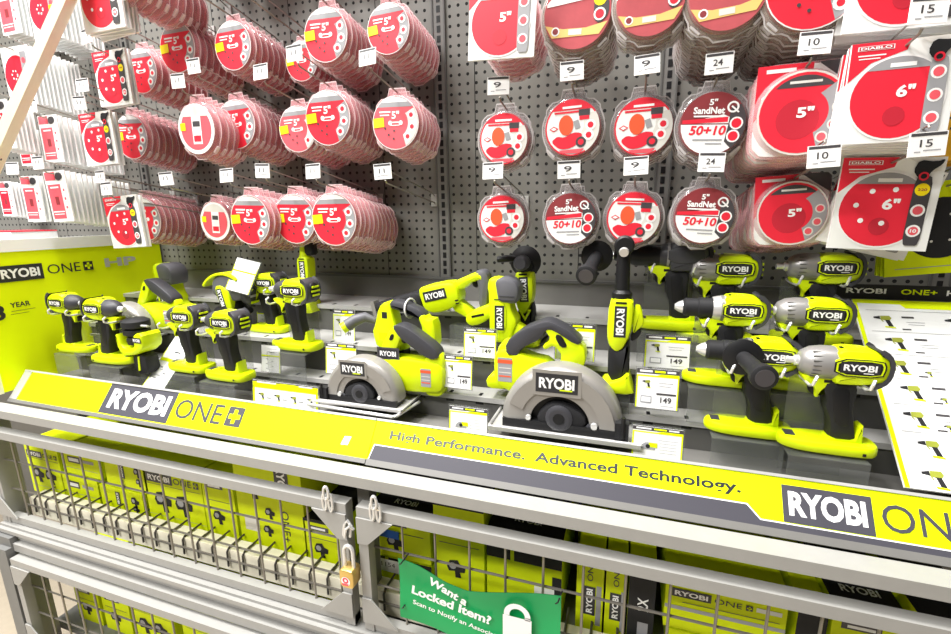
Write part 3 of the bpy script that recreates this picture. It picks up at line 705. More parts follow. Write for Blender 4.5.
def stack(kind, x, y, z, r, n, where, price='11', pitch=.023, yf=None, jit=1, rot0=0, withhook=True, tdz=0):
    ps, bk = pack_meshes(kind, r)
    top = r*(1.14 if kind in ('round', 'rpink', 'ring', 'hand', 'net', 'gold') else .93)
    yf = min(y-.02, 1.05) if yf is None else yf
    hz = z+top-.004                                     # hook height where the front pack hangs
    if withhook: hook(x, hz+(y-yf)*TILT, where, price, yf, tdz)
    n = min(n, int((BY-.02-y)/pitch)+1)
    for i in range(n):
        yy = y+i*pitch; zz = z-(yy-y)*TILT
        rot = (random.uniform(-.015, .01), rot0+random.uniform(-.06, .06)*jit, random.uniform(-.02, .02)*jit)
        lab = '%s, %s on %s' % (PDESC[kind], ORD[i] if i else 'frontmost', where) if n > 1 else '%s on %s' % (PDESC[kind], where)
        grp = 'packs on '+where
        if i == 0:
            t = thing(PNAME[kind], lab, 'sanding disc pack', (x, yy, zz), rot, grp)
            for nm, me in ps: o = bpy.data.objects.new(nm, me); C.objects.link(o); o.parent = t
        else:
            o = bpy.data.objects.new(PNAME[kind], bk); C.objects.link(o); o.location = (x, yy, zz); o.rotation_euler = rot; tag(o, lab, 'sanding disc pack', grp)
def pstack(kind, px, y0, y1, r, n, where, h=None, **k):
    """placed from where its front pack shows in the photograph; depth follows from its real height"""
    y = y_for(px, y0, y1, h or 2*r); y_ = max(.99, min(1.17 if n > 5 else 1.25, y)); r *= y_/y; y = y_; r = round(r*400)/400; p = at(px, (y0+y1)/2, y); stack(kind, p.x, y, p.z, r, n, where, **k)

LB = 'left pegboard'
r = .077; hh = .137
# left half of the board, three rows in view
pstack('round', 182, 24, 75, r, 10, 'third left-board hook, upper row', hh)
pstack('round', 237, 23, 72, r, 10, 'fourth left-board hook, upper row', hh)
pstack('round', 329, 10, 64, r, 10, 'sixth left-board hook, upper row', hh)
pstack('round', 391, 5, 57, r, 10, 'rightmost left-board hook, upper row', hh)
pstack('round', 146, 50, 95, r, 9, 'second left-board hook, upper row', hh)
pstack('round', 305, 42, 83, r, 4, 'half-empty left-board hook, upper row', hh, price='11')
pstack('card6b', 113, 50, 107, .076, 2, 'leftmost left-board hook, upper row', pitch=.012)
pstack('card6b', 99, 112, 166, .076, 2, 'leftmost left-board hook, middle row', pitch=.012)
pstack('round', 136, 115, 160, r, 12, 'second left-board hook, middle row', hh)
pstack('ring', 201, 104, 156, r, 5, 'third left-board hook, middle row', hh)
pstack('round', 240, 101, 150, r, 8, 'fourth left-board hook, middle row', hh)
pstack('rpink', 301, 107, 153, r, 8, 'fifth left-board hook, middle row', hh)
pstack('round', 331, 92, 146, r, 11, 'sixth left-board hook, middle row', hh)
pstack('rpink', 398, 98, 150, r, 6, 'rightmost left-board hook, middle row', hh)
pstack('card6b', 125, 196, 248, .076, 2, 'leftmost left-board hook, bottom row', pitch=.012)
pstack('round', 149, 198, 240, r, 13, 'second left-board hook, bottom row', hh)
pstack('ring', 219, 202, 241, r*.9, 4, 'third left-board hook, bottom row', hh*.9)
pstack('round', 254, 196, 244, r, 7, 'fourth left-board hook, bottom row', hh)
pstack('round', 298, 195, 243, r, 9, 'fifth left-board hook, bottom row', hh)
pstack('round', 337, 194, 245, r, 13, 'sixth left-board hook, bottom row', hh)
# empty hook
e = at(386, 172, 1.06); hook(e.x, e.z-.026, 'empty, at the right end of the bottom row', '11', 1.06)
# topmost row, mostly above the picture
for i, (x, n) in enumerate(((-1.27, 10), (-1.10, 10), (-.93, 10), (-.77, 8), (-.62, 8))):
    stack('round', x, 1.10, Z(.845), .070, n, '%s left-board hook, topmost row' % ('first', 'second', 'third', 'fourth', 'fifth')[i])
p = at(126, -24, 1.02); stack('rpink', p.x, 1.02, p.z, .070, 9, 'big-disc hook at the top left', yf=.99)
p = at(100, -4, 1.00); stack('card6b', p.x, 1.00, p.z, .082, 4, 'big-card hook at the top left', pitch=.012, yf=.98)

# right half of the board
hr = .138; rr = .0645
pstack('hand', 505, 108, 172, rr, 2, 'first hook past centre upright, middle row', hr, price='9')
pstack('hand', 573, 93, 165, rr*1.06, 2, 'second hook past centre upright, middle row', hr*1.06, price='9')
pstack('hand', 643, 91, 165, rr*1.06, 3, 'third hook past centre upright, middle row', hr*1.06, price='9')
pstack('net', 711, 86, 165, rr*1.06, 4, 'fourth hook past centre upright, middle row', hr*1.06, price='24')
pstack('hand', 503, 190, 248, rr, 2, 'first hook past centre upright, bottom row', hr, price='9')
pstack('net', 571, 188, 250, rr, 2, 'second hook past centre upright, bottom row', hr, price='9')
pstack('hand', 633, 186, 250, rr, 3, 'third hook past centre upright, bottom row', hr, price='9')
pstack('net', 703, 182, 250, rr, 4, 'fourth hook past centre upright, bottom row', hr, price='24')
p = at(578, 16, 1.06); stack('gold', p.x, 1.06, p.z, .076, 8, 'second hook past centre upright, top row', price='9', pitch=.02)
p = at(650, 4, 1.04); stack('gold', p.x, 1.04, p.z, .070, 3, 'third hook past centre upright, top row', price='9')
p = at(727, -6, 1.03); stack('gold', p.x, 1.03, p.z, .074, 11, 'fourth hook past centre upright, top row', price='24', pitch=.02)
p = at(505, 22, 1.12); stack('rpink', p.x+.005, 1.12, p.z, .076, 6, 'first hook past centre upright, top row', price='9', yf=1.06)
p = at(502, 18, 1.0); stack('card6', p.x, 1.0, p.z, .0745, 1, 'first hook past centre upright, top row', withhook=False)
p = at(812, -14, 1.02); stack('redround', p.x, 1.02, p.z, .080, 11, 'fifth hook past centre upright, top row', price='10', pitch=.02)
p = at(912, -32, 1.00); stack('card6b', p.x, 1.00, p.z, .086, 10, 'far right hook, top row', price='15', pitch=.016, rot0=.06)
pstack('clam5', 800, 64, 158, .079, 11, 'fifth hook past centre upright, middle row', price='10')
p = at(898, 92, .965); stack('card6', p.x, .965, p.z, .0755, 12, 'far right hook, middle row', price='15', pitch=.014, rot0=.03, yf=.93)
pstack('clam5', 790, 174, 247, .071, 10, 'fifth hook past centre upright, bottom row', price='10', yf=.972, tdz=-.018)
pstack('card6b', 884, 158, 251, .081, 1, 'far right hook, bottom row', price='15', rot0=.07, yf=.955, tdz=-.02)
p = at(878, 208, 1.09); stack('card6', p.x, 1.09, p.z, .081, 2, 'far right hook, bottom row, tilted behind', rot0=.28, withhook=False)
p = at(938, 228, 1.15); stack('lime', p.x, 1.15, p.z, .088, 3, 'right edge hook, bottom row', price='15', pitch=.012, rot0=-.08)
p = at(990, 100, 1.12); stack('orange', p.x, 1.12, p.z, .10, 4, 'right edge hook, middle row', price='15', pitch=.014)

# next bay on the left: sandpaper cards beyond the side panel
def left_stack(kind, px, y0, y1, r, n, where, pitch=.012, yf=None):
    y = max(.95, min(1.25, y_for(px, y0, y1, 2*r))); p = at(px, (y0+y1)/2, y); stack(kind, p.x, y, p.z, r, n, where, pitch=pitch, jit=.6)
left_stack('sheet', 33, 176, 222, .070, 2, 'left-bay hook, lower row, left card')
left_stack('sheet', 59, 171, 222, .074, 14, 'left-bay inner hook, lower row', pitch=.014)
left_stack('sheetred', 7, 182, 216, .068, 8, 'left-bay edge hook, lower row')
left_stack('sheet', 51, 115, 163, .070, 14, 'left-bay hook, middle row', pitch=.014)
left_stack('sheetred', 26, 128, 166, .062, 5, 'left-bay second hook, middle row')
left_stack('roundcard', 19, 46, 106, .086, 12, 'left-bay hook, upper row', pitch=.013)
left_stack('roundcard', 44, -22, 42, .090, 10, 'left-bay hook, top row', pitch=.014)
left_stack('sheet', 8, -18, 36, .08, 12, 'left-bay edge hook, top row', pitch=.014)
left_stack('sheetred', 2, 100, 150, .07, 6, 'left-bay edge hook, middle row')
a = at(8, 236, 1.10); bx = thing('sandpaper_box', 'flat white and red box lying behind the lime side panel', 'box', (a.x, 1.10, a.z))
m = MB(); m.bb(-.08, .10, -.04, .10, -.015, .015, 'white_print'); m.build('carton', bx, 0); m = MB(); m.bb(-.081, .101, -.041, .101, .0151, .019, 'red'); m.build('lid', bx, 0)
bs = thing('base_shelf', 'plain grey shelf of the next bay behind the side panel', 'shelf', (-2.3, 1.1, Z(-.06)))
m = MB(); m.bb(-3.5, TX0-.03, .86, BY-.002, Z(-.10), Z(-.085), 'pale_metal'); P(m, 'shelf_board', bs, smooth=0)

# ================================================================ POWER TOOLS
def sub(mb, name, par, sm=40): return mb.build(name, par, sm)
Q = RO(PI/2, 'X')
def vents(mb, x, z, y, T, n=3, m='label_dark'):
    for i in range(n): mb.rect(x+i*.006, z, .003, .014, y, m, T)
def pistol(kind, label, head, Y, s=1.0, face=-1, yaw=0, roll=0, group=None, cat='power drill', logo=True, name=None, stand=True, floor_z=None):
    """pistol-grip tool; head = pixel of the logo centre, Y its depth; face -1 points left, +1 right"""
    nm = name or {'impact': 'impact_driver', 'wrench': 'impact_wrench', 'drill': 'power_drill', 'hammer': 'hammer_drill', 'rotary': 'rotary_hammer'}[kind]
    p = at(head[0], head[1], Y); hx, hz = (.040*-face*-1 if False else .040, .165)
    ox = p.x-(-face)*.040*s; loc = (ox, Y+.031*s, p.z-.165*s); zl = .0185*s
    t = thing(nm, label, cat, loc, (0, roll, yaw), group, s)
    FX = Matrix.Scale(-1, 4, (1, 0, 0)) if face > 0 else I4()
    dark = kind == 'rotary'
    body = 'lime' if not dark else 'charcoal'
    # motor housing
    m = MB(FX); pr = rnd(mm([(2, 132), (0, 185), (12, 197), (62, 196), (84, 186), (90, 164), (86, 138), (55, 128), (10, 126)]), 1)
    m.slab(pr, -.030, .030, body, .010)
    m.slab(rnd(mm([(-2, 148), (-2, 184), (72, 182), (80, 166), (72, 146)]), 1), -.0325, .0325, body, .003)
    sub(m, 'motor_housing', t)
    # rear over-mould
    m = MB(FX); m.slab(rnd(mm([(60, 199), (76, 196), (90, 186), (95, 164), (91, 140), (72, 126), (56, 126), (76, 138), (83, 150), (85, 172), (78, 188)]), 1), -.0312, .0312, 'charcoal' if not dark else 'black', .008)
    m.lat((.084, 0, .163), (1, 0, 0), [(.025, 0), (.025, .006), (.021, .011), (.012, .014)], 'black', 18); sub(m, 'rear_cap', t)
    m = MB(FX)
    for dz in (-.012, 0, .012): m.box((.0975, 0, .163+dz), (.003, .030 if dz else .036, .005), 'lime')
    sub(m, 'rear_vent', t)
    # trigger guard and trigger
    m = MB(FX); g = rnd(mm([(-46, 140), (40, 140), (66, 128), (30, 126), (8, 120), (-6, 112), (-13, 94), (-20, 94), (-22, 116), (-42, 126)]), 1)
    m.slab(g, -.016, .016, body if not dark else 'lime', .004); m.rect(-.0 if face < 0 else 0, .129, .018, .006, -.0163, 'black', FX); sub(m, 'trigger_housing', t)
    m = MB(FX); m.slab(rnd(mm([(-20, 122), (-10, 120), (-8, 98), (-16, 94), (-26, 98), (-30, 112)]), 1), -.008, .008, 'black', .003); sub(m, 'trigger', t)
    # grip
    m = MB(FX); m.slab(rnd(mm([(-4, 130), (44, 132), (50, 112), (46, 80), (52, 46), (60, 8), (12, 8), (10, 50), (-2, 76), (-2, 92), (-10, 112)]), 1), -.019, .019, 'rubber', .009)
    m.slab(rnd(mm([(4, 120), (34, 122), (38, 80), (44, 40), (18, 40), (10, 80)]), 1), -.0205, .0205, 'black', .003); sub(m, 'grip', t)
    # battery foot, a boat-shaped plate
    m = MB(FX @ TR(.014, 0, -.005) @ RO(PI/2, 'X'))
    plan = rnd(mm([(-88, 0), (-78, 20), (-48, 34), (20, 37), (66, 35), (80, 22), (83, 0), (80, -22), (66, -35), (20, -37), (-48, -34), (-78, -20)]), 1)
    m.slab(plan, -.011, .013, 'lime', .007)
    sub(m, 'battery_foot', t)
    m = MB(FX @ TR(.006, 0, -.018)); m.slab(mm([(0, 22), (52, 22), (64, 24), (61, 62), (54, 58), (48, 36), (8, 34)]), -.018, .018, 'lime', .005)
    m.slab(mm([(-66, 20), (-30, 20), (-30, 27), (-60, 27)]), -.012, .012, 'lime', .003)
    m.rect(.06, .012, .006, .006, -.0382, 'black'); m.bb(-.066, -.048, -.012, .012, .0255, .0275, 'charcoal'); sub(m, 'foot_heel', t)
    # nose
    m = MB(FX); d = (-1, 0, 0)
    if kind == 'impact':
        m.lat((.006, 0, .163), d, [(.030, 0), (.029, .018), (.024, .034), (.018, .044), (.011, .050)], 'charcoal', 20); sub(m, 'nose_cone', t)
        m = MB(FX); m.lat((-.041, 0, .163), d, [(.010, 0), (.010, .012), (.007, .016), (.007, .024)], 'chrome', 12); sub(m, 'bit_holder', t)
    elif kind == 'wrench':
        m.lat((.006, 0, .163), d, [(.033, 0), (.033, .022), (.030, .040), (.022, .054), (.015, .058)], 'gunmetal', 24)
        for k in range(7): m.box((-.020, -.031*math.cos(k*.3-.9), .163+.031*math.sin(k*.3-.9)), (.03, .002, .002), 'tray_side')
        sub(m, 'nose_cone', t)
        m = MB(FX); m.lat((-.050, 0, .163), d, [(.011, 0), (.011, .008), (.007, .010), (.007, .024)], 'chrome', 12); sub(m, 'anvil', t)
    else:
        big = kind in ('hammer',)
        m.lat((.006, 0, .163), d, [(.030, 0), (.029, .014), (.026, .026)], 'silver' if kind == 'drill' else 'charcoal', 24)
        m.lat((.002, 0, .163), d, [(.0305, 0), (.0305, .006)], 'gunmetal', 24); sub(m, 'clutch_ring', t)
        m = MB(FX)
        if kind == 'rotary': m.lat((-.016, 0, .163), d, [(.026, 0), (.026, .06), (.020, .075), (.018, .10), (.013, .11)], 'black', 20)
        else: m.lat((-.019, 0, .163), d, [(.0235, 0), (.0235, .030), (.021, .032), (.0215, .058), (.016, .064)], 'rubber', 24)
        sub(m, 'chuck', t)
        m = MB(FX); m.lat((-.082, 0, .163), d, [(.016, 0), (.012, .010), (.006, .018)] if kind != 'rotary' else [(.012, .03), (.009, .05)], 'chrome', 14); sub(m, 'chuck_jaws', t)
    if kind in ('hammer', 'rotary'):
        m = MB(); sx_ = -face
        x0 = -.018 if kind == 'hammer' else -.165
        dd = (.10, -1, -.02) if kind == 'hammer' else (-.12, -1, -.30)
        m.lat((x0, -.028, .163), (0, -1, 0), [(.020, 0), (.022, .006), (.037, .010), (.038, .015), (.030, .019), (.016, .021)], 'black', 24)
        m.lat((x0, -.040, .163), dd, [(.014, 0), (.0155, .03), (.016, .07), (.018, .10), (.0235, .108), (.0235, .122), (.020, .124)], 'rubber', 24)
        m.lat((x0, -.030, .163), (0, 1, 0), [(.031, -.001), (.031, .002)], 'black', 20)
        e = Vector((x0, -.040, .163))+Vector(dd).normalized()*.1243
        m.lat(tuple(e), dd, [(.0165, 0), (.0164, .0006)], 'label_dark', 20)
        sub(m, 'side_handle', t)
    if logo:
        m = MB(); lx = .038*(-face); fr = MB()
        m.fl(rnd([(lx-.040, .147), (lx-.040, .181), (lx+.036, .182), (lx+.042, .168), (lx+.037, .147)], 1), -.0330, 'black')
        m.fl(rnd([(lx-.037, .149), (lx-.037, .179), (lx+.034, .180), (lx+.039, .168), (lx+.035, .149)], 1), -.0333, 'lime')
        m.fl(rnd([(lx-.034, .151), (lx-.034, .177), (lx+.031, .178), (lx+.036, .168), (lx+.032, .151)], 1), -.0336, 'black')
        ryobi(m, lx, .165, .062, .022, -.0338); m.rect(lx+.014, .1555, .016, .0016, -.0349, 'white'); sub(m, 'logo', t, 0)
    vm = MB(FX); 0 and vm.circ(.03, .190, .0022, -.0305, 'black', 8); vm.bb(.010, .016, -.012, -.002, .1965, .1975, 'black'); sub(vm, 'shelf_light', t, 0)
    if stand: tool_stand(t, (loc[0], loc[1], loc[2]-zl), s, face, floor_z, label)
    return t
STN = [0]
def tray_z(y):
    for y0, y1, z0, z1 in steps[::-1]:
        if y >= y0-.006: return Z(z1)
    return Z(-.49)
def tool_stand(t, loc, s, face, fz, label):
    """clear grey acrylic bracket under the foot with two bent chrome cradle wires under the head"""
    x, y, z = loc
    st = thing('tool_stand', ('clear acrylic bracket holding the '+label).split(',')[0][:200], 'stand', (x, y, z))
    ww = ' '.join(st['label'].split()[:16]); st['label'] = ww
    zb = tray_z(y-.03)-z+.0005
    m = MB(); w0, w1 = (-.060*s, .075*s) if face < 0 else (-.075*s, .060*s)
    m.bb(w0, w1, -.045*s, .035*s, -.0035, -.0005, 'acrylic'); m.bb(w0, w1, -.048*s, -.045*s, zb, -.0005, 'acrylic'); 
    yb = .044*s
    zb2 = tray_z(y+yb)-z+.0005
    m.bb(w0+.01, w1-.01, yb, yb+.003, min(zb2, -.0005), .15*s, 'acrylic'); m.bb(w0, w1, .032*s, yb, -.0035, -.0005, 'acrylic'); m.build('acrylic_plate', st, 0)
    for dx in ((-.038, .052) if face < 0 else (.038, -.052)):
        X = dx*s; zz = .147*s
        m = MB(); m.tube([(X, yb, .146*s), (X, .02*s, zz-.004*s), (X, -.036*s, zz-.004*s), (X, -.050*s, zz+.002*s), (X+.002, -.052*s, zz+.012*s), (X+.006, -.046*s, zz+.018*s)], .0026, 'chrome', 8); m.build('cradle_wire', st)
    return st

def circ_saw(label, px, Y, s, mir=False, yaw=0, group=None, logo_s=1.0, aux=False, zoff=0):
    """px: pixel of the base plate's front middle"""
    p = at(px[0], px[1], Y); loc = (p.x, Y+.075*s, p.z)
    t = thing('circular_saw', label, 'circular saw', loc, (0, 0, yaw), group, s)
    FX = Matrix.Scale(-1, 4, (1, 0, 0)) if mir else I4()
    # base plate with rolled rim
    m = MB(FX); m.bb(-.150, .135, -.075, .065, 0, .003, 'silver'); 
    m.tube([(-.150, -.072, .006), (-.150, -.072, .006), (.130, -.075, .006), (.136, -.070, .006), (.136, .060, .006)], .0032, 'silver', 8); m.bb(-.150, .136, -.078, -.074, 0, .008, 'silver')
    sub(m, 'base_plate', t)
    m = MB(FX); m.bb(-.118, .112, -.058, -.02, .003, .020, 'black'); m.bb(-.128, -.104, -.066, -.045, .003, .040, 'rubber'); m.cyl((-.118, -.066, .012), (-.118, -.066, .052), .004, 'black', 8); m.cyl((-.126, -.056, .03), (-.104, -.056, .03), .008, 'charcoal', 10); sub(m, 'bevel_bracket', t)
    # upper blade guard: half ring with window
    zc = .016; ro, ri = .116, .058
    oa = arc(0, zc, ro, 0, 180, 26); ia = arc(.004, zc, ri, 180, 0, 18)
    m = MB(FX); 
    vs = []; n = len(oa)
    pr = oa+ia
    R0 = [(x*1.0, -.034, z) for x, z in pr]; 
    # swept ring sections around the arc
    rings_ = []
    for i in range(27):
        a = math.radians(180*i/26); c, q = math.cos(a), math.sin(a)
        sec = [(ri, -.052), (ro-.016, -.056), (ro-.006, -.052), (ro, -.042), (ro, -.006), (ro-.006, .0), (ri, 0)]
        rings_.append([(r_*c, y_, zc+r_*q) for r_, y_ in sec])
    m.rings([r_[::-1] for r_ in rings_], 'guard_grey'); sub(m, 'blade_guard', t)
    m = MB(FX)
    rings_ = []
    for i in range(17):
        a = math.radians(20+160*i/16); c, q = math.cos(a), math.sin(a)
        sec = [(ri+.018, -.0565), (ro-.012, -.0572), (ro-.012, -.0560), (ri+.018, -.0553)]
        rings_.append([(r_*c, y_, zc+r_*q) for r_, y_ in sec])
    m.rings([r_[::-1] for r_ in rings_], 'guard_grey'); sub(m, 'guard_rim', t)
    # gearbox
    m = MB(FX); m.lat((0, 0, zc+.012), (0, -1, 0), [(ri+.004, 0), (ri+.004, .040)], 'black', 24)
    m.slab(rnd(mm([(-52, 20), (-48, 44), (-10, 62), (20, 60), (44, 34), (40, 12), (-20, 4)]), 1), -.056, -.03, 'rubber', .006)
    m.lat((0, -.050, zc+.016), (0, -1, 0), [(.026, 0), (.026, .008), (.020, .011), (.018, .011)], 'charcoal', 20); m.lat((0, -.050, zc+.016), (0, -1, 0), [(.012, 0), (.011, .0125)], 'black', 14)
    m.slab(rnd(mm([(-100, 8), (-96, 24), (-60, 30), (-40, 10)]), 1), -.054, -.045, 'charcoal', .003); sub(m, 'gearbox', t)
    m = MB(FX); m.lat((-.066, -.054, .024), (0, -1, 0), [(.007, 0), (.006, .006)], 'chrome', 10); sub(m, 'bolt', t); m = MB(FX); m.lat((.060, -.054, .026), (0, -1, 0), [(.006, 0), (.005, .005)], 'chrome', 10); sub(m, 'bolt', t)
    # motor body and battery bay
    m = MB(FX); m.lat((.03, .0, .050), (0, 1, 0), [(.048, -.01), (.050, .03), (.046, .075), (.03, .085)], 'lime', 24)
    if mir: m.slab(rnd(mm([(40, 40), (100, 46), (140, 60), (148, 80), (148, 128), (134, 144), (110, 146), (70, 130), (30, 124), (10, 90)]), 1), .0, .055, 'lime', .010)
    else: m.slab(rnd(mm([(40, 26), (200, 30), (226, 44), (228, 106), (206, 122), (90, 128), (38, 122), (10, 90)]), 1), .0, .055, 'lime', .010)
    lug = [(120, 52), (164, 50), (168, 72), (146, 86), (120, 74)] if mir else [(170, 20), (214, 20), (224, 44), (190, 60), (168, 44)]
    m.slab(rnd(mm(lug), 1), .008, .062, 'lime', .006); sub(m, 'motor_housing', t)
    m = MB(FX); wx, wz = (.122, .100) if mir else (.176, .076)
    m.rect(wx, wz, .030, .052, -.0006, 'label_grey'); m.rect(wx, wz+.018, .032, .008, -.0010, 'orange_red'); m.rect(wx, wz+.004, .026, .002, -.0010, 'offwhite'); m.rect(wx, wz-.006, .026, .002, -.0010, 'offwhite'); m.rect(wx, wz-.014, .026, .003, -.0010, 'orange_red'); sub(m, 'warning_label', t, 0)
    # handle
    if mir:
        fr1 = [(42, 190), (28, 196), (-4, 180), (-36, 161), (-42, 133), (-30, 104), (20, 104), (4, 138), (22, 160), (40, 148), (46, 156), (28, 172)]
        fr2 = [(96, 125), (118, 160), (130, 158), (142, 140), (140, 112)]
        gr = [(120, 126), (122, 158), (88, 188), (46, 208), (30, 209), (-4, 194), (-33, 170), (-22, 162), (24, 190), (38, 190), (46, 172), (88, 148), (98, 128)]; tg = [(36, 176), (50, 166), (54, 154), (42, 160)]
    else:
        fr1 = [(20, 114), (40, 151), (74, 211), (92, 216), (106, 193), (92, 159), (76, 137), (60, 117)]
        fr2 = [(160, 110), (176, 137), (196, 151), (216, 144), (228, 117), (220, 90)]
        gr = [(78, 215), (98, 222), (132, 211), (208, 160), (216, 137), (196, 128), (170, 137), (120, 170), (98, 186)]; tg = [(98, 190), (112, 181), (112, 164), (98, 168)]
    m = MB(FX); m.slab(rnd(mm(fr1), 1), .002, .048, 'lime', .003); sub(m, 'handle_frame', t)
    m = MB(FX); m.slab(rnd(mm(fr2), 1), .006, .046, 'lime', .008); sub(m, 'rear_mount', t)
    m = MB(FX); m.slab(rnd(mm(gr), 1), .0, .050, 'charcoal', .0045); sub(m, 'grip', t)
    m = MB(FX); m.slab(rnd(mm(tg), 1), .012, .038, 'black', .004); sub(m, 'trigger', t)
    m = MB(FX)
    if mir: m.slab(rnd(mm([(-6, 158), (6, 180), (16, 184), (20, 176), (8, 156)]), 1), .0005, .049, 'black', .001)
    else: m.slab(rnd(mm([(66, 175), (74, 193), (84, 194), (80, 176)]), 1), .0005, .049, 'black', .001)
    sub(m, 'trigger_slot', t)
    m = MB()
    sgn_ = -1 if mir else 1
    ryobi(m, (-.006 if mir else -.018), zc+.086, .076*logo_s, .036*logo_s, -.0575, frame='guard_grey'); m.rect((.012 if mir else -.005), zc+.074, .024, .003, -.0588, 'lime'); sub(m, 'logo', t, 0)
    if aux:
        m = MB(); ryobi(m, .062, .136, .060, .026, .0015, frame='label_dark'); sub(m, 'side_logo', t, 0)
    # stand
    st = thing('saw_stand', 'small metal stand under the '+label.split(' resting')[0], 'stand', (p.x, Y+.03, p.z)); st['label'] = ' '.join(st['label'].split()[:16])
    zb = Z(-.49)-p.z+.0005
    m = MB(); m.bb(-.05*s, .05*s, -.012, .03, zb, -.0005, 'black'); m.build('block', st, 0)
    if aux:
        m = MB(); m.tube([(-.15*s, .05, -.004), (-.155*s, -.035, -.004), (-.15*s, -.042, -.004), (.12*s, -.048, -.004), (.128*s, -.042, -.004), (.145*s, .05, -.004)], .004, 'chrome', 8); m.build('support_rod', st)
    return t

def upright(label, px, Y, s, group=None, lean=0, name='belt_sander', cat='power tool', yaw=0):
    """upright lime body with grey over-moulded head and sideways logo; px = logo centre"""
    p = at(px[0], px[1], Y); t = thing(name, label, cat, (p.x, Y+.03*s, p.z-.07*s), (0, lean, yaw), group, s)
    m = MB(); m.slab(rnd(mm([(-34, 0), (-36, 130), (-40, 150), (-34, 172), (-14, 176), (24, 168), (30, 150), (24, 120), (28, 90), (44, 60), (30, 30), (26, 0)]), 1), -.028, .028, 'lime', .010)
    m.slab(rnd(mm([(-22, 30), (-22, 112), (14, 112), (14, 30)]), 1), -.031, .031, 'lime', .003); sub(m, 'body', t)
    m = MB(); m.slab(rnd(mm([(-8, 110), (-14, 140), (-18, 168), (6, 178), (34, 170), (48, 148), (44, 120), (36, 108)]), 1), -.033, .033, 'grey_rubber', .010)
    for z in (.128, .118): m.box((.016, -.0335, z), (.04, .002, .002), 'charcoal')
    sub(m, 'grip', t)
    m = MB(); m.slab(rnd(mm([(30, 60), (66, 40), (72, 0), (26, 0)]), 1), -.02, .02, 'lime', .006); sub(m, 'guard', t)
    m = MB(); m.slab(mm([(-32, -14), (40, -14), (44, 2), (-34, 2)]), -.026, .026, 'charcoal', .004); sub(m, 'foot', t)
    m = MB(); m.rect(-.004, .07, .026, .066, -.0314, 'logo_black'); m.text('RYOBI', -.004, .07, .054, .016, -.0318, 'white', off=.035, a=-PI/2 if not name.startswith('planer') else PI/2); m.box((-.006, -.0312, .118), (.024, .001, .003), 'black'); sub(m, 'logo', t, 0)
    return t

def stick(label, px, Y, s, style, group=None, lean=0, name='angle_grinder', cat='power tool'):
    """slim upright tool on its battery end; px = logo centre"""
    p = at(px[0], px[1], Y); t = thing(name, label, cat, (p.x, Y+.026*s, p.z-.15*s), (0, lean, 0), group, s)
    m = MB(); m.slab(rnd(mm([(-20, 100), (-26, 126), (-24, 196), (-12, 204), (16, 204), (26, 196), (24, 140), (18, 118), (8, 96), (-6, 88)]), 1), -.024, .024, 'lime', .008); sub(m, 'body', t)
    m = MB(); m.slab(rnd(mm([(-20, 20), (-22, 110), (-4, 92), (10, 98), (22, 124), (24, 30)]), 1), -.023, .023, 'rubber', .008); sub(m, 'grip', t)
    m = MB(); m.slab(rnd(mm([(-32, 0), (-32, 22), (-10, 26), (8, 34), (22, 50), (30, 22), (36, 0)]), 1), -.034, .034, 'lime', .006); sub(m, 'battery_foot', t)
    m = MB(); m.rect(0, .156, .024, .066, -.0246, 'logo_black'); m.text('RYOBI', 0, .156, .056, .016, -.0250, 'white', off=.035, a=-PI/2); m.box((0, -.0245, .196), (.022, .001, .004), 'black'); sub(m, 'logo', t, 0)
    if style == 'angle':
        m = MB(); m.lat((.0, 0, .200), (0, 0, 1), [(.022, 0), (.026, .014), (.024, .03), (.014, .034)], 'black', 18)
        m.lat((0, .02, .226), (0, -1, 0), [(.040, 0), (.042, .006), (.034, .018), (.018, .030)], 'rubber', 24); m.lat((0, -.03, .226), (0, -1, 0), [(.02, -.016), (.02, .012), (.014, .022)], 'charcoal', 18)
        sub(m, 'gear_head', t)
        m = MB(); m.tube([(-.02, .0, .235), (-.045, -.01, .238), (-.07, -.012, .236)], [.008, .010, .008], 'black', 10); sub(m, 'guard_lever', t)
        m = MB(); m.tube([(-.012, -.024, .100), (0, -.026, .076), (.014, -.024, .102)], .004, 'lime', 6); sub(m, 'switch_loop', t)
    elif style == 'ratchet':
        m = MB(); m.lat((.0, 0, .202), (0, 0, 1), [(.020, 0), (.021, .012), (.015, .018), (.0135, .085), (.012, .10)], 'black', 18); sub(m, 'neck', t)
        m = MB(); m.lat((0, .016, .312), (0, -1, 0), [(.017, 0), (.020, .004), (.020, .030), (.016, .034)], 'black', 20); m.lat((0, -.018, .300), (0, -1, -.3), [(.010, 0), (.009, .006)], 'silver', 12); sub(m, 'ratchet_head', t)
        m = MB(); m.slab(rnd(mm([(26, 190), (40, 188), (48, 150), (36, 138), (28, 128), (24, 140)]), 1), -.012, .012, 'lime', .004); m.slab(rnd(mm([(22, 128), (40, 140), (44, 134), (38, 120), (24, 110)]), 1), -.01, .01, 'black', .003); sub(m, 'paddle_switch', t)
    else:
        m = MB(); m.lat((-.004, 0, .200), (0, 0, 1), [(.020, 0), (.016, .012), (.012, .05), (.018, .062), (.020, .085), (.010, .09)], 'lime', 16); sub(m, 'neck', t)
        m = MB(); m.slab(rnd(mm([(10, 206), (8, 262), (40, 268), (46, 210)]), 1), -.018, .018, 'black', .006); sub(m, 'blade_guard', t)
    return t

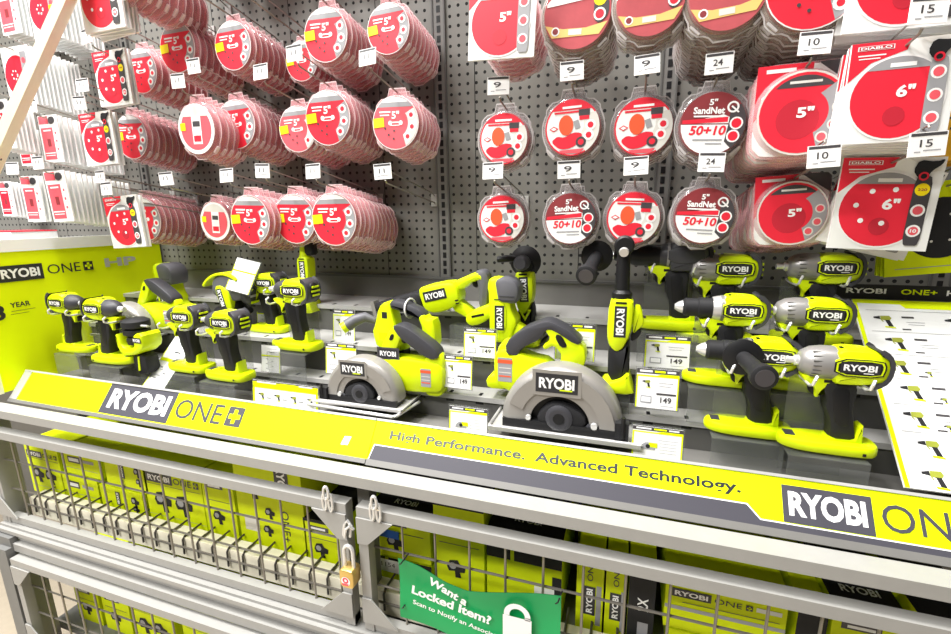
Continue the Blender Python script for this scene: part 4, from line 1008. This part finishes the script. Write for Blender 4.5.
def recip(label, px, Y, s, group=None, ang=-.32):
    p = at(px[0], px[1], Y); t = thing('reciprocating_saw', label, 'reciprocating saw', (p.x, Y+.035*s, p.z), (0, ang, 0), group, s)
    m = MB(); m.slab(rnd(mm([(-50, -30), (-54, 26), (-40, 36), (36, 34), (60, 22), (60, -22), (30, -40), (-20, -44)]), 1), -.034, .034, 'lime', .010); sub(m, 'motor_housing', t)
    m = MB(); m.slab(rnd(mm([(-52, 26), (-52, -26), (-90, -26), (-200, -12), (-206, 8), (-196, 20), (-120, 24)]), 1), -.027, .027, 'rubber', .012); m.box((-.212, 0, 0), (.012, .03, .05), 'gunmetal'); sub(m, 'front_boot', t)
    m = MB(); m.slab(rnd(mm([(44, 28), (120, 42), (136, 30), (132, 10), (108, 20), (60, 0)]), 1), -.022, .022, 'lime', .008)
    m.slab(rnd(mm([(46, -14), (88, -66), (74, -84), (20, -40)]), 1), -.022, .022, 'lime', .008); sub(m, 'handle_frame', t)
    m = MB(); m.slab(rnd(mm([(112, 44), (142, 42), (150, 20), (132, -36), (120, -60), (100, -52), (112, -10), (112, 10)]), 1), -.021, .021, 'grey_rubber', .010); sub(m, 'grip', t)
    m = MB(); m.slab(rnd(mm([(96, 22), (110, 20), (106, -2), (96, 4)]), 1), -.01, .01, 'black', .003); sub(m, 'trigger', t)
    m = MB(); m.slab(rnd(mm([(60, -78), (72, -58), (150, -44), (158, -70), (100, -96), (70, -94)]), 1), -.036, .036, 'lime', .007); m.rect(.10, -.070, .035, .006, -.0364, 'black'); sub(m, 'battery_foot', t)
    m = MB(); ryobi(m, -.006, .006, .066, .028, -.0346); m.rect(.052, -.02, .010, .004, -.0346, 'black'); m.rect(.052, -.028, .010, .004, -.0346, 'black'); sub(m, 'logo', t, 0)
    return t

def sander(label, px, Y, s, group=None):
    p = at(px[0], px[1], Y); t = thing('random_orbit_sander', label, 'sander', (p.x, Y+.03, p.z), (0, .12, 0), group, s)
    m = MB(); m.slab(rnd(mm([(-70, -20), (-66, 22), (-40, 44), (10, 52), (30, 44), (56, 20), (60, -10), (30, -34), (-40, -36)]), 1), -.030, .030, 'grey_rubber', .012); sub(m, 'body', t)
    o = arc(-.012, -.05, .100, 150, 62, 12); i = arc(-.012, -.05, .092, 62, 150, 12)
    m = MB(); m.slab(o+i, -.034, .034, 'lime', .002); sub(m, 'top_band', t)
    m = MB(); m.slab(rnd(mm([(-50, 4), (-24, 10), (8, -8), (20, -64), (-16, -70), (-34, -40)]), 1), -.036, .0, 'lime', .006); m.rect(-.022, -.028, .020, .058, -.0364, 'logo_black', a=.35); m.text('RYOBI', -.022, -.028, .05, .014, -.0368, 'white', off=.035, a=-PI/2+.35); sub(m, 'side_cover', t)
    m = MB(); m.lat((.048, 0, -.008), (1, 0, -.1), [(.032, 0), (.032, .016), (.026, .024), (.02, .026)], 'charcoal', 20)
    for dz in (-.02, 0, .018): m.box((.072, 0, -.010+dz), (.006, .040-abs(dz)*.6, .007), 'lime' if dz else 'silver')
    sub(m, 'rear_cap', t)
    m = MB(); m.lat((-.01, 0, -.075), (0, 0, 1), [(.055, 0), (.055, .008), (.040, .014), (.030, .04)], 'black', 28); sub(m, 'sanding_pad', t)
    return t

def shelf_block(label, x0, x1, y0, y1, z):
    """clear acrylic riser a tool stands on"""
    st = thing('display_riser', label, 'stand', ((x0+x1)/2, (y0+y1)/2, z)); m = MB(TR(-(x0+x1)/2, -(y0+y1)/2, -z))
    zb = max(tray_z(y0), tray_z(y1))
    m.bb(x0, x1, y0, y1, z-.0035, z-.0005, 'acrylic'); m.bb(x0, x1, y0, y0+.003, tray_z(y0)+.0005, z-.0036, 'acrylic'); m.build('acrylic_plate', st, 0); return st

# ---- right side
pistol('wrench', 'lime impact wrench with grey ribbed nose nearest the right front of the tray', (861, 368), .90, .89)
pistol('hammer', 'lime hammer drill with a thick black side handle pointing at the viewer', (774, 357), .945, .90)
pistol('wrench', 'lime impact wrench with smooth silver nose behind the ribbed-nose wrench', (828, 315), 1.00, .85)
pistol('drill', 'lime power drill with silver collar and black chuck in the middle row', (744, 311), 1.00, .87)
pistol('wrench', 'lime and black impact wrench, leftmost of the two in the back right row', (736, 269), 1.12, .94)
pistol('wrench', 'dark impact wrench with lime rear half below the hanging six inch cards', (839, 268), 1.12, .90)
# ---- centre
circ_saw('large circular saw with brushed grey guard resting behind the front sign', (557, 438), .895, 1.09, mir=True, logo_s=1.05)
circ_saw('small circular saw with grey guard and dark grip left of centre', (357, 407), .90, .87, aux=True)
recip('lime reciprocating saw lying slanted on the back steps', (437, 297), 1.105, .98, ang=-.24)
upright('upright lime tool with grey head and sideways logo between the two saws', (501, 318), 1.09, .95)
stick('slim lime grinder with round black head standing behind the large circular saw', (527, 292), 1.16, .98, 'angle', lean=-.06)
stick('tall lime ratchet with long black neck standing right of the large saw', (620, 325), .985, 1.0, 'ratchet', name='cordless_ratchet')
pistol('rotary', 'black rotary hammer with lime trigger section and ring side handle', (688, 256), 1.13, .95, logo=False)
# ---- left side
pistol('impact', 'lime impact driver left of the slanted long price card, second from the left front', (181, 317), .915, .885)
pistol('impact', 'lime impact driver standing right front of the left tool group', (221, 323), .90, .885)
pistol('impact', 'lime impact driver standing above the four-tool price card', (292, 291), .99, .91)
pistol('impact', 'dark backed impact driver half hidden behind the hanging price card', (264, 283), 1.10, .85)
pistol('impact', 'lime impact driver at the far left beside the lime side panel, nose hidden', (55, 303), .90, .84, face=1)
pistol('impact', 'lime impact driver with black nose pointing right, in front of the far left driver', (91, 309), .885, .89, face=1)
stick('tall lime cut-off tool standing at the back left against the pegboard', (302, 272), 1.16, .84, 'cut', name='cutoff_tool')
upright('upright lime tool with grey head in the back left corner', (164, 297), 1.13, 1.06, name='planer')
circ_saw('grey guarded saw with long grip in the far left corner', (118, 338), .98, .81)
sander('lime and grey sander with striped end cap in the back left', (228, 290), 1.08, .995)

# second saw behind the small one, grip tied with a white cable tie
def tied_saw(label, px, Y, s_):
    p = at(px[0], px[1], Y); t = thing('cordless_saw', label, 'power tool', (p.x, Y+.03, p.z), (0, 0, 0), None, s_)
    m = MB(); m.slab(rnd(mm([(-30, -60), (-44, -10), (-34, 10), (-20, 60), (0, 76), (16, 72), (24, 40), (30, 0), (60, -30), (60, -60)]), 1), -.026, .026, 'lime', .008); m.build('body', t)
    m = MB(); m.slab(rnd(mm([(14, 78), (30, 82), (92, 66), (118, 46), (112, 22), (96, 30), (70, 48), (26, 54), (10, 60)]), 1), -.022, .022, 'charcoal', .010); m.build('grip', t)
    m = MB(); m.slab(rnd(mm([(96, 40), (112, 48), (122, 34), (146, 34), (150, -50), (112, -52), (108, 10)]), 1), -.024, .024, 'lime', .008); m.build('rear_mount', t)
    m = MB(); m.tube([(-.040, -.010, .018), (-.064, -.02, .030), (-.088, -.034, .022), (-.108, -.046, .008)], [.010, .014, .017, .017], 'grey_rubber', 12); m.build('front_handle', t)
    m = MB(); m.cyl((-.102, -.042, .012), (-.118, -.052, .001), .0155, 'lime', 12); m.build('handle_cap', t)
    m = MB(); m.tube([(.066+.004*math.cos(a), .026*math.cos(a), .058+.026*math.sin(a)) for a in [2*PI*i/16 for i in range(17)]], .0026, 'white', 6); m.build('cable_tie', t)
    m = MB(); m.rect(-.0, .040, .016, .018, -.0265, 'rubber'); m.rect(.0, -.02, .04, .02, -.0265, 'lime_print'); m.build('trigger_slot', t, 0)
    zb = tray_z(Y)-p.z+.0005
    m = MB(); m.bb(-.03, .05, -.02, .02, zb/s_, -.055, 'black'); m.build('shoe', t, 0)
tied_saw('lime saw with white cable tie around its grip, behind the small circular saw', (384, 330), 1.0, .915)

bpy.context.view_layer.update()
for o in list(C.objects):
    if o.parent is None and o.name.split('.')[0] in ('belt_sander', 'planer', 'angle_grinder', 'cordless_ratchet', 'cutoff_tool', 'reciprocating_saw', 'random_orbit_sander'):
        pts = [c.matrix_world @ Vector(b) for c in o.children for b in c.bound_box]
        lo = min(p.z for p in pts); cy = (min(p.y for p in pts)+max(p.y for p in pts))/2
        cx = o.location.x+(.055 if 'recip' in o.name else 0)
        y0, y1 = cy-.02, cy+.02; tz = max(tray_z(y0), tray_z(y1))
        if lo-tz > .004:
            t = thing('display_riser', 'clear acrylic riser under the '+' '.join(o['label'].split()[:10]), 'stand', (cx, cy, tz)); mb = MB()
            h_ = lo-tz-.0005; mb.bb(-.028, .028, -.02, -.017, .0005, h_, 'acrylic'); mb.bb(-.028, .028, .017, .02, .0005, h_, 'acrylic'); mb.bb(-.028, .028, -.017, .017, h_-.003, h_, 'acrylic'); mb.build('acrylic_plate', t, 0)

# cut-out tool hanging at the left front: black drum over a lime yoke
p = at(130, 342, .905); t = thing('cutout_tool', 'black bodied tool with lime yoke and small logo at the left front', 'power tool', (p.x, .93, p.z), sc=1.2)
m = MB(); m.lat((0, 0, -.008), (0, 0, 1), [(.022, 0), (.024, .012), (.020, .020), (.028, .024), (.028, .034), (.022, .038), (.030, .042), (.030, .056), (.020, .062)], 'rubber', 20); m.cyl((-.02, 0, .035), (.055, -.012, .040), .003, 'chrome', 8); m.build('motor_drum', t)
m = MB(); m.slab(rnd(mm([(-44, 16), (-34, 18), (-26, -12), (-6, -18), (14, -12), (18, 6), (18, 20), (46, 26), (48, -10), (20, -30), (-20, -36), (-40, -22)]), 1), -.026, .026, 'lime', .006); m.build('yoke', t)
m = MB(); ryobi(m, .031, .007, .026, .013, -.0265); m.build('logo', t, 0)
m = MB(); m.slab(rnd(mm([(-12, -34), (34, -28), (40, -78), (0, -84)]), 1), -.018, .018, 'rubber', .006); m.slab(mm([(14, -36), (20, -34), (16, -70), (10, -72)]), -.0195, -.018, 'lime', .0); m.build('grip', t)
m = MB(); zb = (Z(-.49)-p.z+.0005)/1.2; m.bb(-.01, .05, -.005, .02, min(zb, -.085), -.084, 'acrylic'); m.build('foot_block', t, 0)

# ---------------------------------------------------------------- price cards
def mini_tool(mb, cx, cz, s, y, k=0):
    if k == 2: mb.fl(arc(cx, cz-.3*s, .45*s, 0, 180, 8), y, 'label_grey'); mb.rect(cx+.3*s, cz, .5*s, .3*s, y-.0002, 'lime_card'); mb.circ(cx, cz-.1*s, .14*s, y-.0003, 'rubber', 8); return
    F_ = lambda pts, yy, mm_: mb.fl([(cx+u*s*.5, cz+v*s*.5) for u, v in pts], yy, mm_)
    F_([(-.35, .25), (-.3, .8), (.6, .85), (.75, .5), (.55, .2), (.1, .15)], y, 'olive'); F_([(-1, .42), (-1, .62), (-.35, .78), (-.35, .3)], y-.0001, 'rubber')
    F_([(-.3, .3), (-.1, -.05), (-.2, -.1), (-.35, .2)], y-.0001, 'olive'); F_([(.05, .2), (.5, .2), (.72, -.75), (.25, -.72)], y-.0001, 'rubber'); F_([(-.15, -.7), (.85, -.8), (.9, -.98), (-.1, -.92)], y-.0002, 'lime_card')
def card(px, py, Y, w, h, label, style=0, tilt=-.12, side=0, yaw=0, roll=0, rest=True, name='price_card'):
    p = at(px, py, Y); t = thing(name, label, 'price card', p, (tilt, roll, yaw))
    m = MB(); m.bb(-w/2-.003, w/2+.003, .0, .002, -h/2-.003, h/2+.003, 'acrylic'); m.bb(-w/2, w/2, -.001, 0, -h/2, h/2, 'white'); m.build('card', t, 0)
    m = MB(); y = -.0014
    if style != 3:
        m.rect(0, h*.44, w, h*.12, y, 'label_dark'); m.rect(-w*.28, h*.44, w*.3, h*.05, y-.0003, 'white'); m.rect(w*.05, h*.44, w*.25, h*.05, y-.0003, 'lime_print'); m.rect(w*.32, h*.44, w*.2, h*.05, y-.0003, 'white_print')
        m.fl([(-w*.5, h*.30), (w*.5, h*.30), (w*.5, h*.38), (w*.08, h*.38), (-.02*w, h*.34), (-w*.5, h*.34)], y, 'lime_print')
    if side <= 0: m.rect(-w*.485, -h*.1, w*.03, h*.8, y-.0001, 'lime_print')
    if side >= 0: m.rect(w*.485, -h*.1, w*.03, h*.8, y-.0001, 'lime_print')
    if style == 0:
        mini_tool(m, -w*.25, h*.12, w*.22, y-.0002); m.rect(-w*.25, -h*.28, w*.26, h*.18, y-.0002, 'label_grey'); m.rect(-w*.25, -h*.28, w*.22, h*.13, y-.0004, 'white')
        m.rect(w*.2, h*.16, w*.34, h*.012, y-.0002, 'label_grey'); m.rect(w*.18, h*.08, w*.28, h*.012, y-.0002, 'label_grey'); m.rect(w*.22, -h*.12, w*.46, h*.045, y-.0002, 'label_dark'); m.text('149', w*.22, -h*.27, w*.26, h*.15, y-.0002, 'label_dark', off=.02); m.rect(w*.25, -h*.42, w*.3, h*.01, y-.0002, 'label_grey')
    elif style == 1:
        mini_tool(m, -w*.18, -h*.08, w*.34, y-.0002, 2); m.rect(w*.22, h*.1, w*.4, h*.012, y-.0002, 'label_grey')
        for k in range(4): m.rect(w*.22, h*(.0-.1*k), w*.34, h*.012, y-.0002, 'label_grey')
    elif style == 2:
        m.rect(0, h*.33, w, h*.24, y-.0001, 'lime_print')
        for k in range(4): mini_tool(m, w*(-.36+.25*k), -h*.1, w*.10, y-.0003); m.rect(w*(-.25+.25*k), h*.02, w*.06, h*.02, y-.0003, 'label_grey'); m.rect(w*(-.25+.25*k), -h*.15, w*.07, h*.04, y-.0003, 'label_grey')
    elif style == 3:
        m.rect(0, h*.12, w, h*.05, y-.0001, 'lime_print'); m.rect(w*.1, h*.38, w*.5, h*.012, y-.0001, 'label_grey')
        for k in range(5):
            m.rect(-w*.2+(k % 2)*w*.3, h*(.0-.09*k), w*.12, h*.022, y-.0001, 'label_grey'); m.rect(-w*.05, h*(-.04-.09*k), w*.3, h*.008, y-.0001, 'label_grey')
        m.rect(w*.1, h*.26, w*.3, h*.02, y-.0001, 'sign_grey')
    m.build('printed_face', t, 0)
    return t
card(657, 389, .985, .082, .083, 'large square price card with 149 on it, between ratchet and side-handled drill', 0)
card(657, 443, .905, .092, .062, 'price card with black header just behind the front sign, right of the large saw', 1)
card(667, 352, 1.05, .090, .070, 'price card below the lime foot of the black rotary hammer', 0, side=-1)
card(575, 342, 1.05, .088, .084, 'price card behind the handle of the large circular saw', 0)
card(458, 372, .985, .070, .078, 'price card right of the small circular saw motor', 0, side=1)
card(468, 422, .905, .088, .066, 'price card with saw picture behind front sign, left of large saw', 1, side=-1)
card(480, 343, 1.05, .082, .070, 'pale price card below the reciprocating saw foot', 0)
card(344, 325, 1.10, .070, .086, 'price card upright beside the front grip of the small saw', 0)
card(341, 359, .985, .090, .080, 'price card partly behind the small saw guard', 0, side=-1)
card(271, 359, .985, .062, .074, 'narrow price card under the upper right impact driver', 3, side=1)
card(285, 396, .90, .200, .066, 'wide price card showing four small tools behind the front sign', 2)
card(243, 276, 1.09, .085, .10, 'white price card hanging slanted above the sander', 3, tilt=-.45, roll=.18)
card(266, 316, 1.19, .07, .06, 'small pale card behind the upper right impact driver', 3)
a_ = at(188, 343, 1.02); b_ = at(141, 392, .885)
t = card(166, 368, .95, .075, .20, 'long white price card leaning diagonally in front of the left impact driver', 3, tilt=-.75, side=-1, roll=.12)

# ---------------------------------------------------------------- product board at the right
bl_ = at(905, 487, .872); x0 = bl_.x
yt = 1.30; tp = at(850, 299, yt)
for k in range(30):
    tp = at(850, 299, yt); 
    if tp.x > x0: yt -= .01
x1 = TX1-.01; dz_ = tp.z-bl_.z; dy_ = yt-.872; LB_ = math.hypot(dz_, dy_); ANG = math.atan2(dy_, dz_)
bd = thing('product_board', 'large white product chart of lime tools leaning back at the right end', 'sign board', (x0, .872, bl_.z), (-ANG, 0, 0))
WB = x1-x0
m = MB(); m.bb(0, WB, 0, .005, 0, LB_, 'white_print'); m.build('board', bd, 0)
m = MB(); m.rect(.0035, LB_/2, .007, LB_, -.0004, 'lime_print'); m.fl([(0, LB_), (0, LB_-.010), (WB*.3, LB_-.010), (WB*.33, LB_-.02), (WB, LB_-.02), (WB, LB_)], -.0005, 'lime_print'); m.build('lime_border', bd, 0)
m = MB(); rows = 7
for r_ in range(rows):
    z = LB_*(.86-.135*r_)
    for c_ in range(3):
        x = .045+c_*.115+(r_ % 2)*.008
        if x > WB-.03: continue
        mini_tool(m, x, z, .034, -.0008); m.rect(x+.032, z-.018, .014, .003, -.0008, 'label_dark'); m.rect(x+.040, z+.012, .020, .0045, -.0008, 'label_dark')
        m.rect(x+.05, z+.0, .03, .001, -.0008, 'label_grey'); m.rect(x+.05, z-.006, .026, .001, -.0008, 'label_grey')
        if r_ > 1: mini_tool(m, x+.042, z-.012, .012, -.0008)
    m.rect(WB*.5, z+.028, WB*.86, .0008, -.0008, 'label_grey')
m.build('printed_chart', bd, 0)
hd = thing('header_strip', 'black header strip reading RYOBI ONE+ HP above the product chart', 'sign', (tp.x-.02, yt+.012, tp.z))
m = MB(); m.bb(-.01, WB+.02, 0, .006, .0, .030, 'rubber'); m.build('strip', hd, 0)
m = MB(); m.text('RYOBI', .050, .017, .07, .011, -.0006, 'white', off=.03); m.text('ONE+', .14, .017, .06, .011, -.0006, 'lime_print', off=.02); m.text('HP', .20, .017, .03, .011, -.0006, 'white', off=.02); m.build('lettering', hd, 0)

# ================================================================ BOXES IN THE CAGE
def carton(px0, px1, pyt, pyb, label, style='one', Y=.85, depth=.26, top='lime_card', zb=None, name='tool_box', grp=None, turn=0):
    pyr = (pyt+pyb)/2 if pyb else pyt+12
    a = at(px0, pyr, Y); b = at(px1, pyr, Y); zt = at((px0+px1)/2, pyt, Y).z; z0 = at((px0+px1)/2, pyb, Y).z if zb is None else zb
    w = b.x-a.x; h = zt-z0; cx = (a.x+b.x)/2
    depth = min(depth, BY-.03-Y)
    t = thing(name, label, 'box', (cx, Y, z0), (0, 0, turn), grp)
    m = MB(); m.bb(-w/2, w/2, 0, depth, 0, h, 'lime_card'); m.build('carton', t, 0)
    if top != 'lime_card':
        m = MB(); m.bb(-w/2-.0004, w/2+.0004, -.0004, depth, h, h+.0008, top); m.rect(0, h-.004, w, .008, -.0006, top)
        m.text('RYOBI', 0, 0, .06, .018, 0, 'white_print', TR(0, .05, h+.0012) @ RO(-PI/2, 'X'), off=.03); m.build('black_top', t, 0)
    m = MB(); y = -.0008
    if style == 'one':
        m.rect(0, h*.15, w, .001, y, 'label_grey'); lw = min(w*.46, .15); lh = lw*.30
        ryobi(m, -w*.5+lw*.60, h-lh*1.7, lw, lh, y); one_plus(m, -w*.5+lw*1.62, h-lh*1.7, lw*.95, lh*.62, y, paper='lime_card')
        m.rect(0, h-lh*2.4, w*.94, .0012, y, 'label_dark')
        for k in range(2): mini_blob(m, w*(-.2+.36*k), h*.38, min(w, h)*.34, y)
    elif style == 'one_hp':
        lw = w*.34; lh = lw*.26
        ryobi(m, -w*.28, h-.040, lw, lh, y); one_plus(m, w*.08, h-.041, lw*.95, lh*.62, y, paper='lime_card'); m.rect(w*.36, h-.041, w*.2, .009, y, 'silver_text'); m.rect(w*.05, h-.060, w*.8, .0012, y, 'label_dark')
        m.rect(0, h-.074, w, .008, y, 'label_grey')
    elif style == 'vert':
        lw = min(h*.52, w*1.8); lh = min(w*.42, lw*.40); xx = -w*.08
        m.rect(xx, h*.60, lh, lw, y-.0004, 'logo_black'); m.text('RYOBI', xx, h*.60, lw*.84, lh*.55, y-.0008, 'white', off=.035, a=-PI/2); m.text('ONE', xx, h*.22, lw*.6, lh*.5, y, 'logo_black', a=-PI/2); m.rect(xx, h*.06, lh*.45, lh*.45, y, 'logo_black')
        mini_blob(m, w*.32, h*.6, w*.2, y); mini_blob(m, w*.32, h*.3, w*.16, y)
    elif style == 'up':
        lw = min(h*.36, w*1.6); lh = lw*.34
        m.rect(0, h*.45, lh, lw, y-.0004, 'logo_black'); m.text('RYOBI', 0, h*.45, lw*.84, lh*.55, y-.0008, 'white', off=.035, a=PI/2); m.text('ONE', 0, h*.82, lw*.7, lh*.5, y, 'logo_black', a=PI/2); m.rect(w*.34, h*.4, w*.18, h*.5, y, 'label_grey')
    elif style == 'plain':
        lw = min(w*.55, .08); m.rect(-w*.1, h*.82, lw, lw*.22, y, 'label_dark'); m.rect(-w*.1, h*.82, lw*.7, lw*.1, y-.0003, 'white_print'); m.rect(0, h*.6, w*.8, .0015, y, 'label_dark'); mini_blob(m, -w*.05, h*.35, min(w, h)*.4, y)
    elif style == 'tall':
        lh = w*.20; lw = min(h*.46, .1)
        m.rect(w*.22, h*.73, lh, lw, y-.0004, 'logo_black'); m.text('RYOBI', w*.22, h*.73, lw*.84, lh*.6, y-.0008, 'white', off=.035, a=-PI/2); m.text('ONE+', w*.22, h*.30, lw*.9, lh*.55, y, 'logo_black', a=-PI/2)
        mini_blob(m, -w*.22, h*.62, w*.3, y); mini_blob(m, .0, h*.40, w*.16, y); mini_blob(m, -w*.05, h*.22, w*.16, y); m.rect(-w*.3, h*.26, w*.22, h*.15, y, 'offwhite')
    elif style == 'thin':
        m.rect(-w*.18, h*.6, w*.34, h*.26, y, 'label_dark'); m.rect(-w*.18, h*.6, w*.28, h*.14, y-.0003, 'white_print'); m.rect(w*.22, h*.6, w*.3, h*.12, y, 'label_grey'); m.rect(0, h*.25, w*.9, .0012, y, 'label_grey')
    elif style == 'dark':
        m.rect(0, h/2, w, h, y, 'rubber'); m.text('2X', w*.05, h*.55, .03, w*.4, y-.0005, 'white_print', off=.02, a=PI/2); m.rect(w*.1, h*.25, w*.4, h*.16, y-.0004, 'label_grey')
    elif style == 'blacktop':
        m.rect(0, h*.84, w, h*.32, y, 'rubber'); m.rect(-w*.15, h*.84, w*.05, h*.32, y-.0003, 'lime_card'); m.rect(-w*.05, h*.86, w*.08, h*.1, y-.0003, 'lime_card'); m.rect(w*.28, h*.36, w*.26, h*.16, y-.0003, 'white_print'); m.rect(w*.44, h*.34, w*.12, h*.5, y-.0002, 'rubber')
    m.build('printing', t, 0)
    return t
def mini_blob(m, cx, cz, s, y):
    m.fl([(cx+u*s*.5, cz+v*s*.5) for u, v in ((-1, .1), (-.7, .8), (.1, .95), (.35, .5), (.9, .3), (.8, -.3), (.3, -.35), (.45, -.95), (-.15, -1), (-.2, -.3), (-.8, -.4))], y-.0002, 'rubber')
    m.circ(cx-.2*s, cz+.12*s, s*.18, y-.0005, 'label_grey', 10)
ZB = Z(-.8715); LZ = .835
G1 = 'boxes on the upper cage shelf'
carton(31, 62, 446, 505, 'lime box with saw picture at far left of the upper cage', 'one', zb=ZB, grp=G1)
for k, (ya, yb_) in enumerate(((452, 475), (476.5, 500), (501.5, 526))):
    z = at(82, yb_, .85).z if k < 2 else ZB; zt_ = at(82, ya, .85).z
    carton(64, 98, ya, yb_, 'thin lime box, %s in the stack of three by the saw box' % ('topmost', 'middle', 'lowest')[k], 'thin', zb=None if k < 2 else ZB, grp=G1)
carton(106, 145, 458, 489, 'lime box with sideways logo, upper of the pair left of wide box', 'vert', grp=G1)
carton(106, 146, 490.5, 545, 'lime box with sideways logo, lower of the pair left of wide box', 'vert', zb=ZB, grp=G1)
carton(149, 204, 466, 545, 'wide lime box reading RYOBI ONE+ in the middle of the left cage door', 'one', zb=ZB, grp=G1)
carton(206, 236, 476, 550, 'narrow lime box left of the tall sideways lettered box', 'plain', zb=ZB, grp=G1)
carton(238, 303, 452, 560, 'tall lime box with sideways lettering near the centre cage post', 'tall', Y=.85, zb=ZB, grp=G1)
carton(306, 342, 522, 575, 'small lime box with black top left of the padlock', 'plain', zb=ZB, top='rubber', grp=G1)
carton(368, 430, 516, 558, 'lime box with blue tape right of the centre cage post', 'plain', zb=None, top='rubber', grp=G1)
bt = at(385, 533, .846); t = thing('tape_strip', 'blue tape strip stuck on the lime box right of the post', 'tape', bt); m = MB(); m.bb(-.036, .036, -.001, .001, -.010, .010, 'blue_tape'); m.build('tape', t, 0)
carton(366, 432, 559.5, 600, 'box with white number label under the blue taped box', 'blacktop', zb=ZB, name='tool_box', grp=G1)
wl = at(386, 565, .845); t = thing('number_label', 'white label with number 01154 below the blue tape', 'label', wl); m = MB(); m.bb(-.036, .036, -.001, .001, -.016, .016, 'white_print'); m.text('01154', 0, .004, .05, .012, -.0014, 'label_dark'); m.build('label', t, 0)
carton(434, 484, 506, 562, 'lime box with black top edge above the green banner', 'plain', top='rubber', zb=ZB, grp=G1)
carton(487, 562, 536, 600, 'low lime box with black upper band right of the green banner top', 'blacktop', top='rubber', zb=ZB, grp=G1)
carton(576, 603, 556, 640, 'lime box with upward lettering right of the banner', 'up', zb=ZB, grp=G1)
carton(605, 626, 562, 640, 'thin lime box with small print beside the dark 2X box', 'up', zb=ZB, grp=G1)
carton(628, 655, 566, 640, 'dark box marked 2X', 'dark', zb=ZB, grp=G1)
carton(664, 788, 584, 640, 'wide lime box reading RYOBI ONE+ at the lower right', 'one_hp', zb=None, grp=G1)
carton(795, 826, 604, 660, 'dark box right of the wide lower right box', 'dark', zb=ZB, grp=G1)
carton(828, 905, 612, 680, 'lime box with black top at the lower right corner', 'plain', zb=ZB, top='rubber', grp=G1)
carton(907, 985, 618, 700, 'lime box cut by the right edge of the picture', 'plain', zb=ZB, top='rubber', grp=G1)
carton(664, 788, 642, 700, 'lime box under the wide lower right box', 'plain', zb=ZB, grp=G1)
# second row behind, tops showing in the gap under the rail
G2 = 'boxes at the back of the upper cage shelf'
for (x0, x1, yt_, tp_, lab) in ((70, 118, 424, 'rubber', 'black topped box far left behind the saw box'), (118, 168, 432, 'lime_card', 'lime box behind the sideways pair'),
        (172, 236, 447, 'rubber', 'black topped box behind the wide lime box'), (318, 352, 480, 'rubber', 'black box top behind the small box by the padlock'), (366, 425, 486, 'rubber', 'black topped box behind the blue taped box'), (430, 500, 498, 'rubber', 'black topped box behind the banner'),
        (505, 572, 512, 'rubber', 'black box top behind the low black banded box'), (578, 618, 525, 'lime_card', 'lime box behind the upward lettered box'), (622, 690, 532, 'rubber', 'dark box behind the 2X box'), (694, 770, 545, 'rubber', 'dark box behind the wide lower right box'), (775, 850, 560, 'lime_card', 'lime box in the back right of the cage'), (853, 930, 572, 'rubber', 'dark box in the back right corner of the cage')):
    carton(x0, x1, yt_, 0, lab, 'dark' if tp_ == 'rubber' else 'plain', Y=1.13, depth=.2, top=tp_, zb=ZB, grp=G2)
# lower tier
G3 = 'boxes on the lower cage shelf'; ZL = Z(-1.3295)
for (x0, x1, yt_, st_, lab) in ((76, 98, 586, 'plain', 'narrow lime box at the left of the lower cage'), (103, 128, 594, 'plain', 'lime box behind the lower door, left of the pair'),
        (132, 172, 600, 'one', 'lime box reading RYOBI in the lower cage'), (182, 226, 612, 'plain', 'lime box at the right of the lower cage'), (232, 300, 622, 'one', 'lime box nearest the centre in the lower cage')):
    carton(x0, x1, yt_, 0, lab, st_, Y=.84, depth=.2, zb=ZL, grp=G3)
for (x0, x1, yt_, lab) in ((72, 104, 556, 'back lime box left in the lower cage gap'), (112, 158, 567, 'lime box with small logo in the lower cage gap'), (170, 232, 586, 'lime box with black logo in the lower cage gap'), (236, 300, 603, 'dim lime box right in the lower cage gap')):
    carton(x0, x1, yt_, 0, lab, 'one', Y=1.06, depth=.2, zb=ZL, grp=G3)
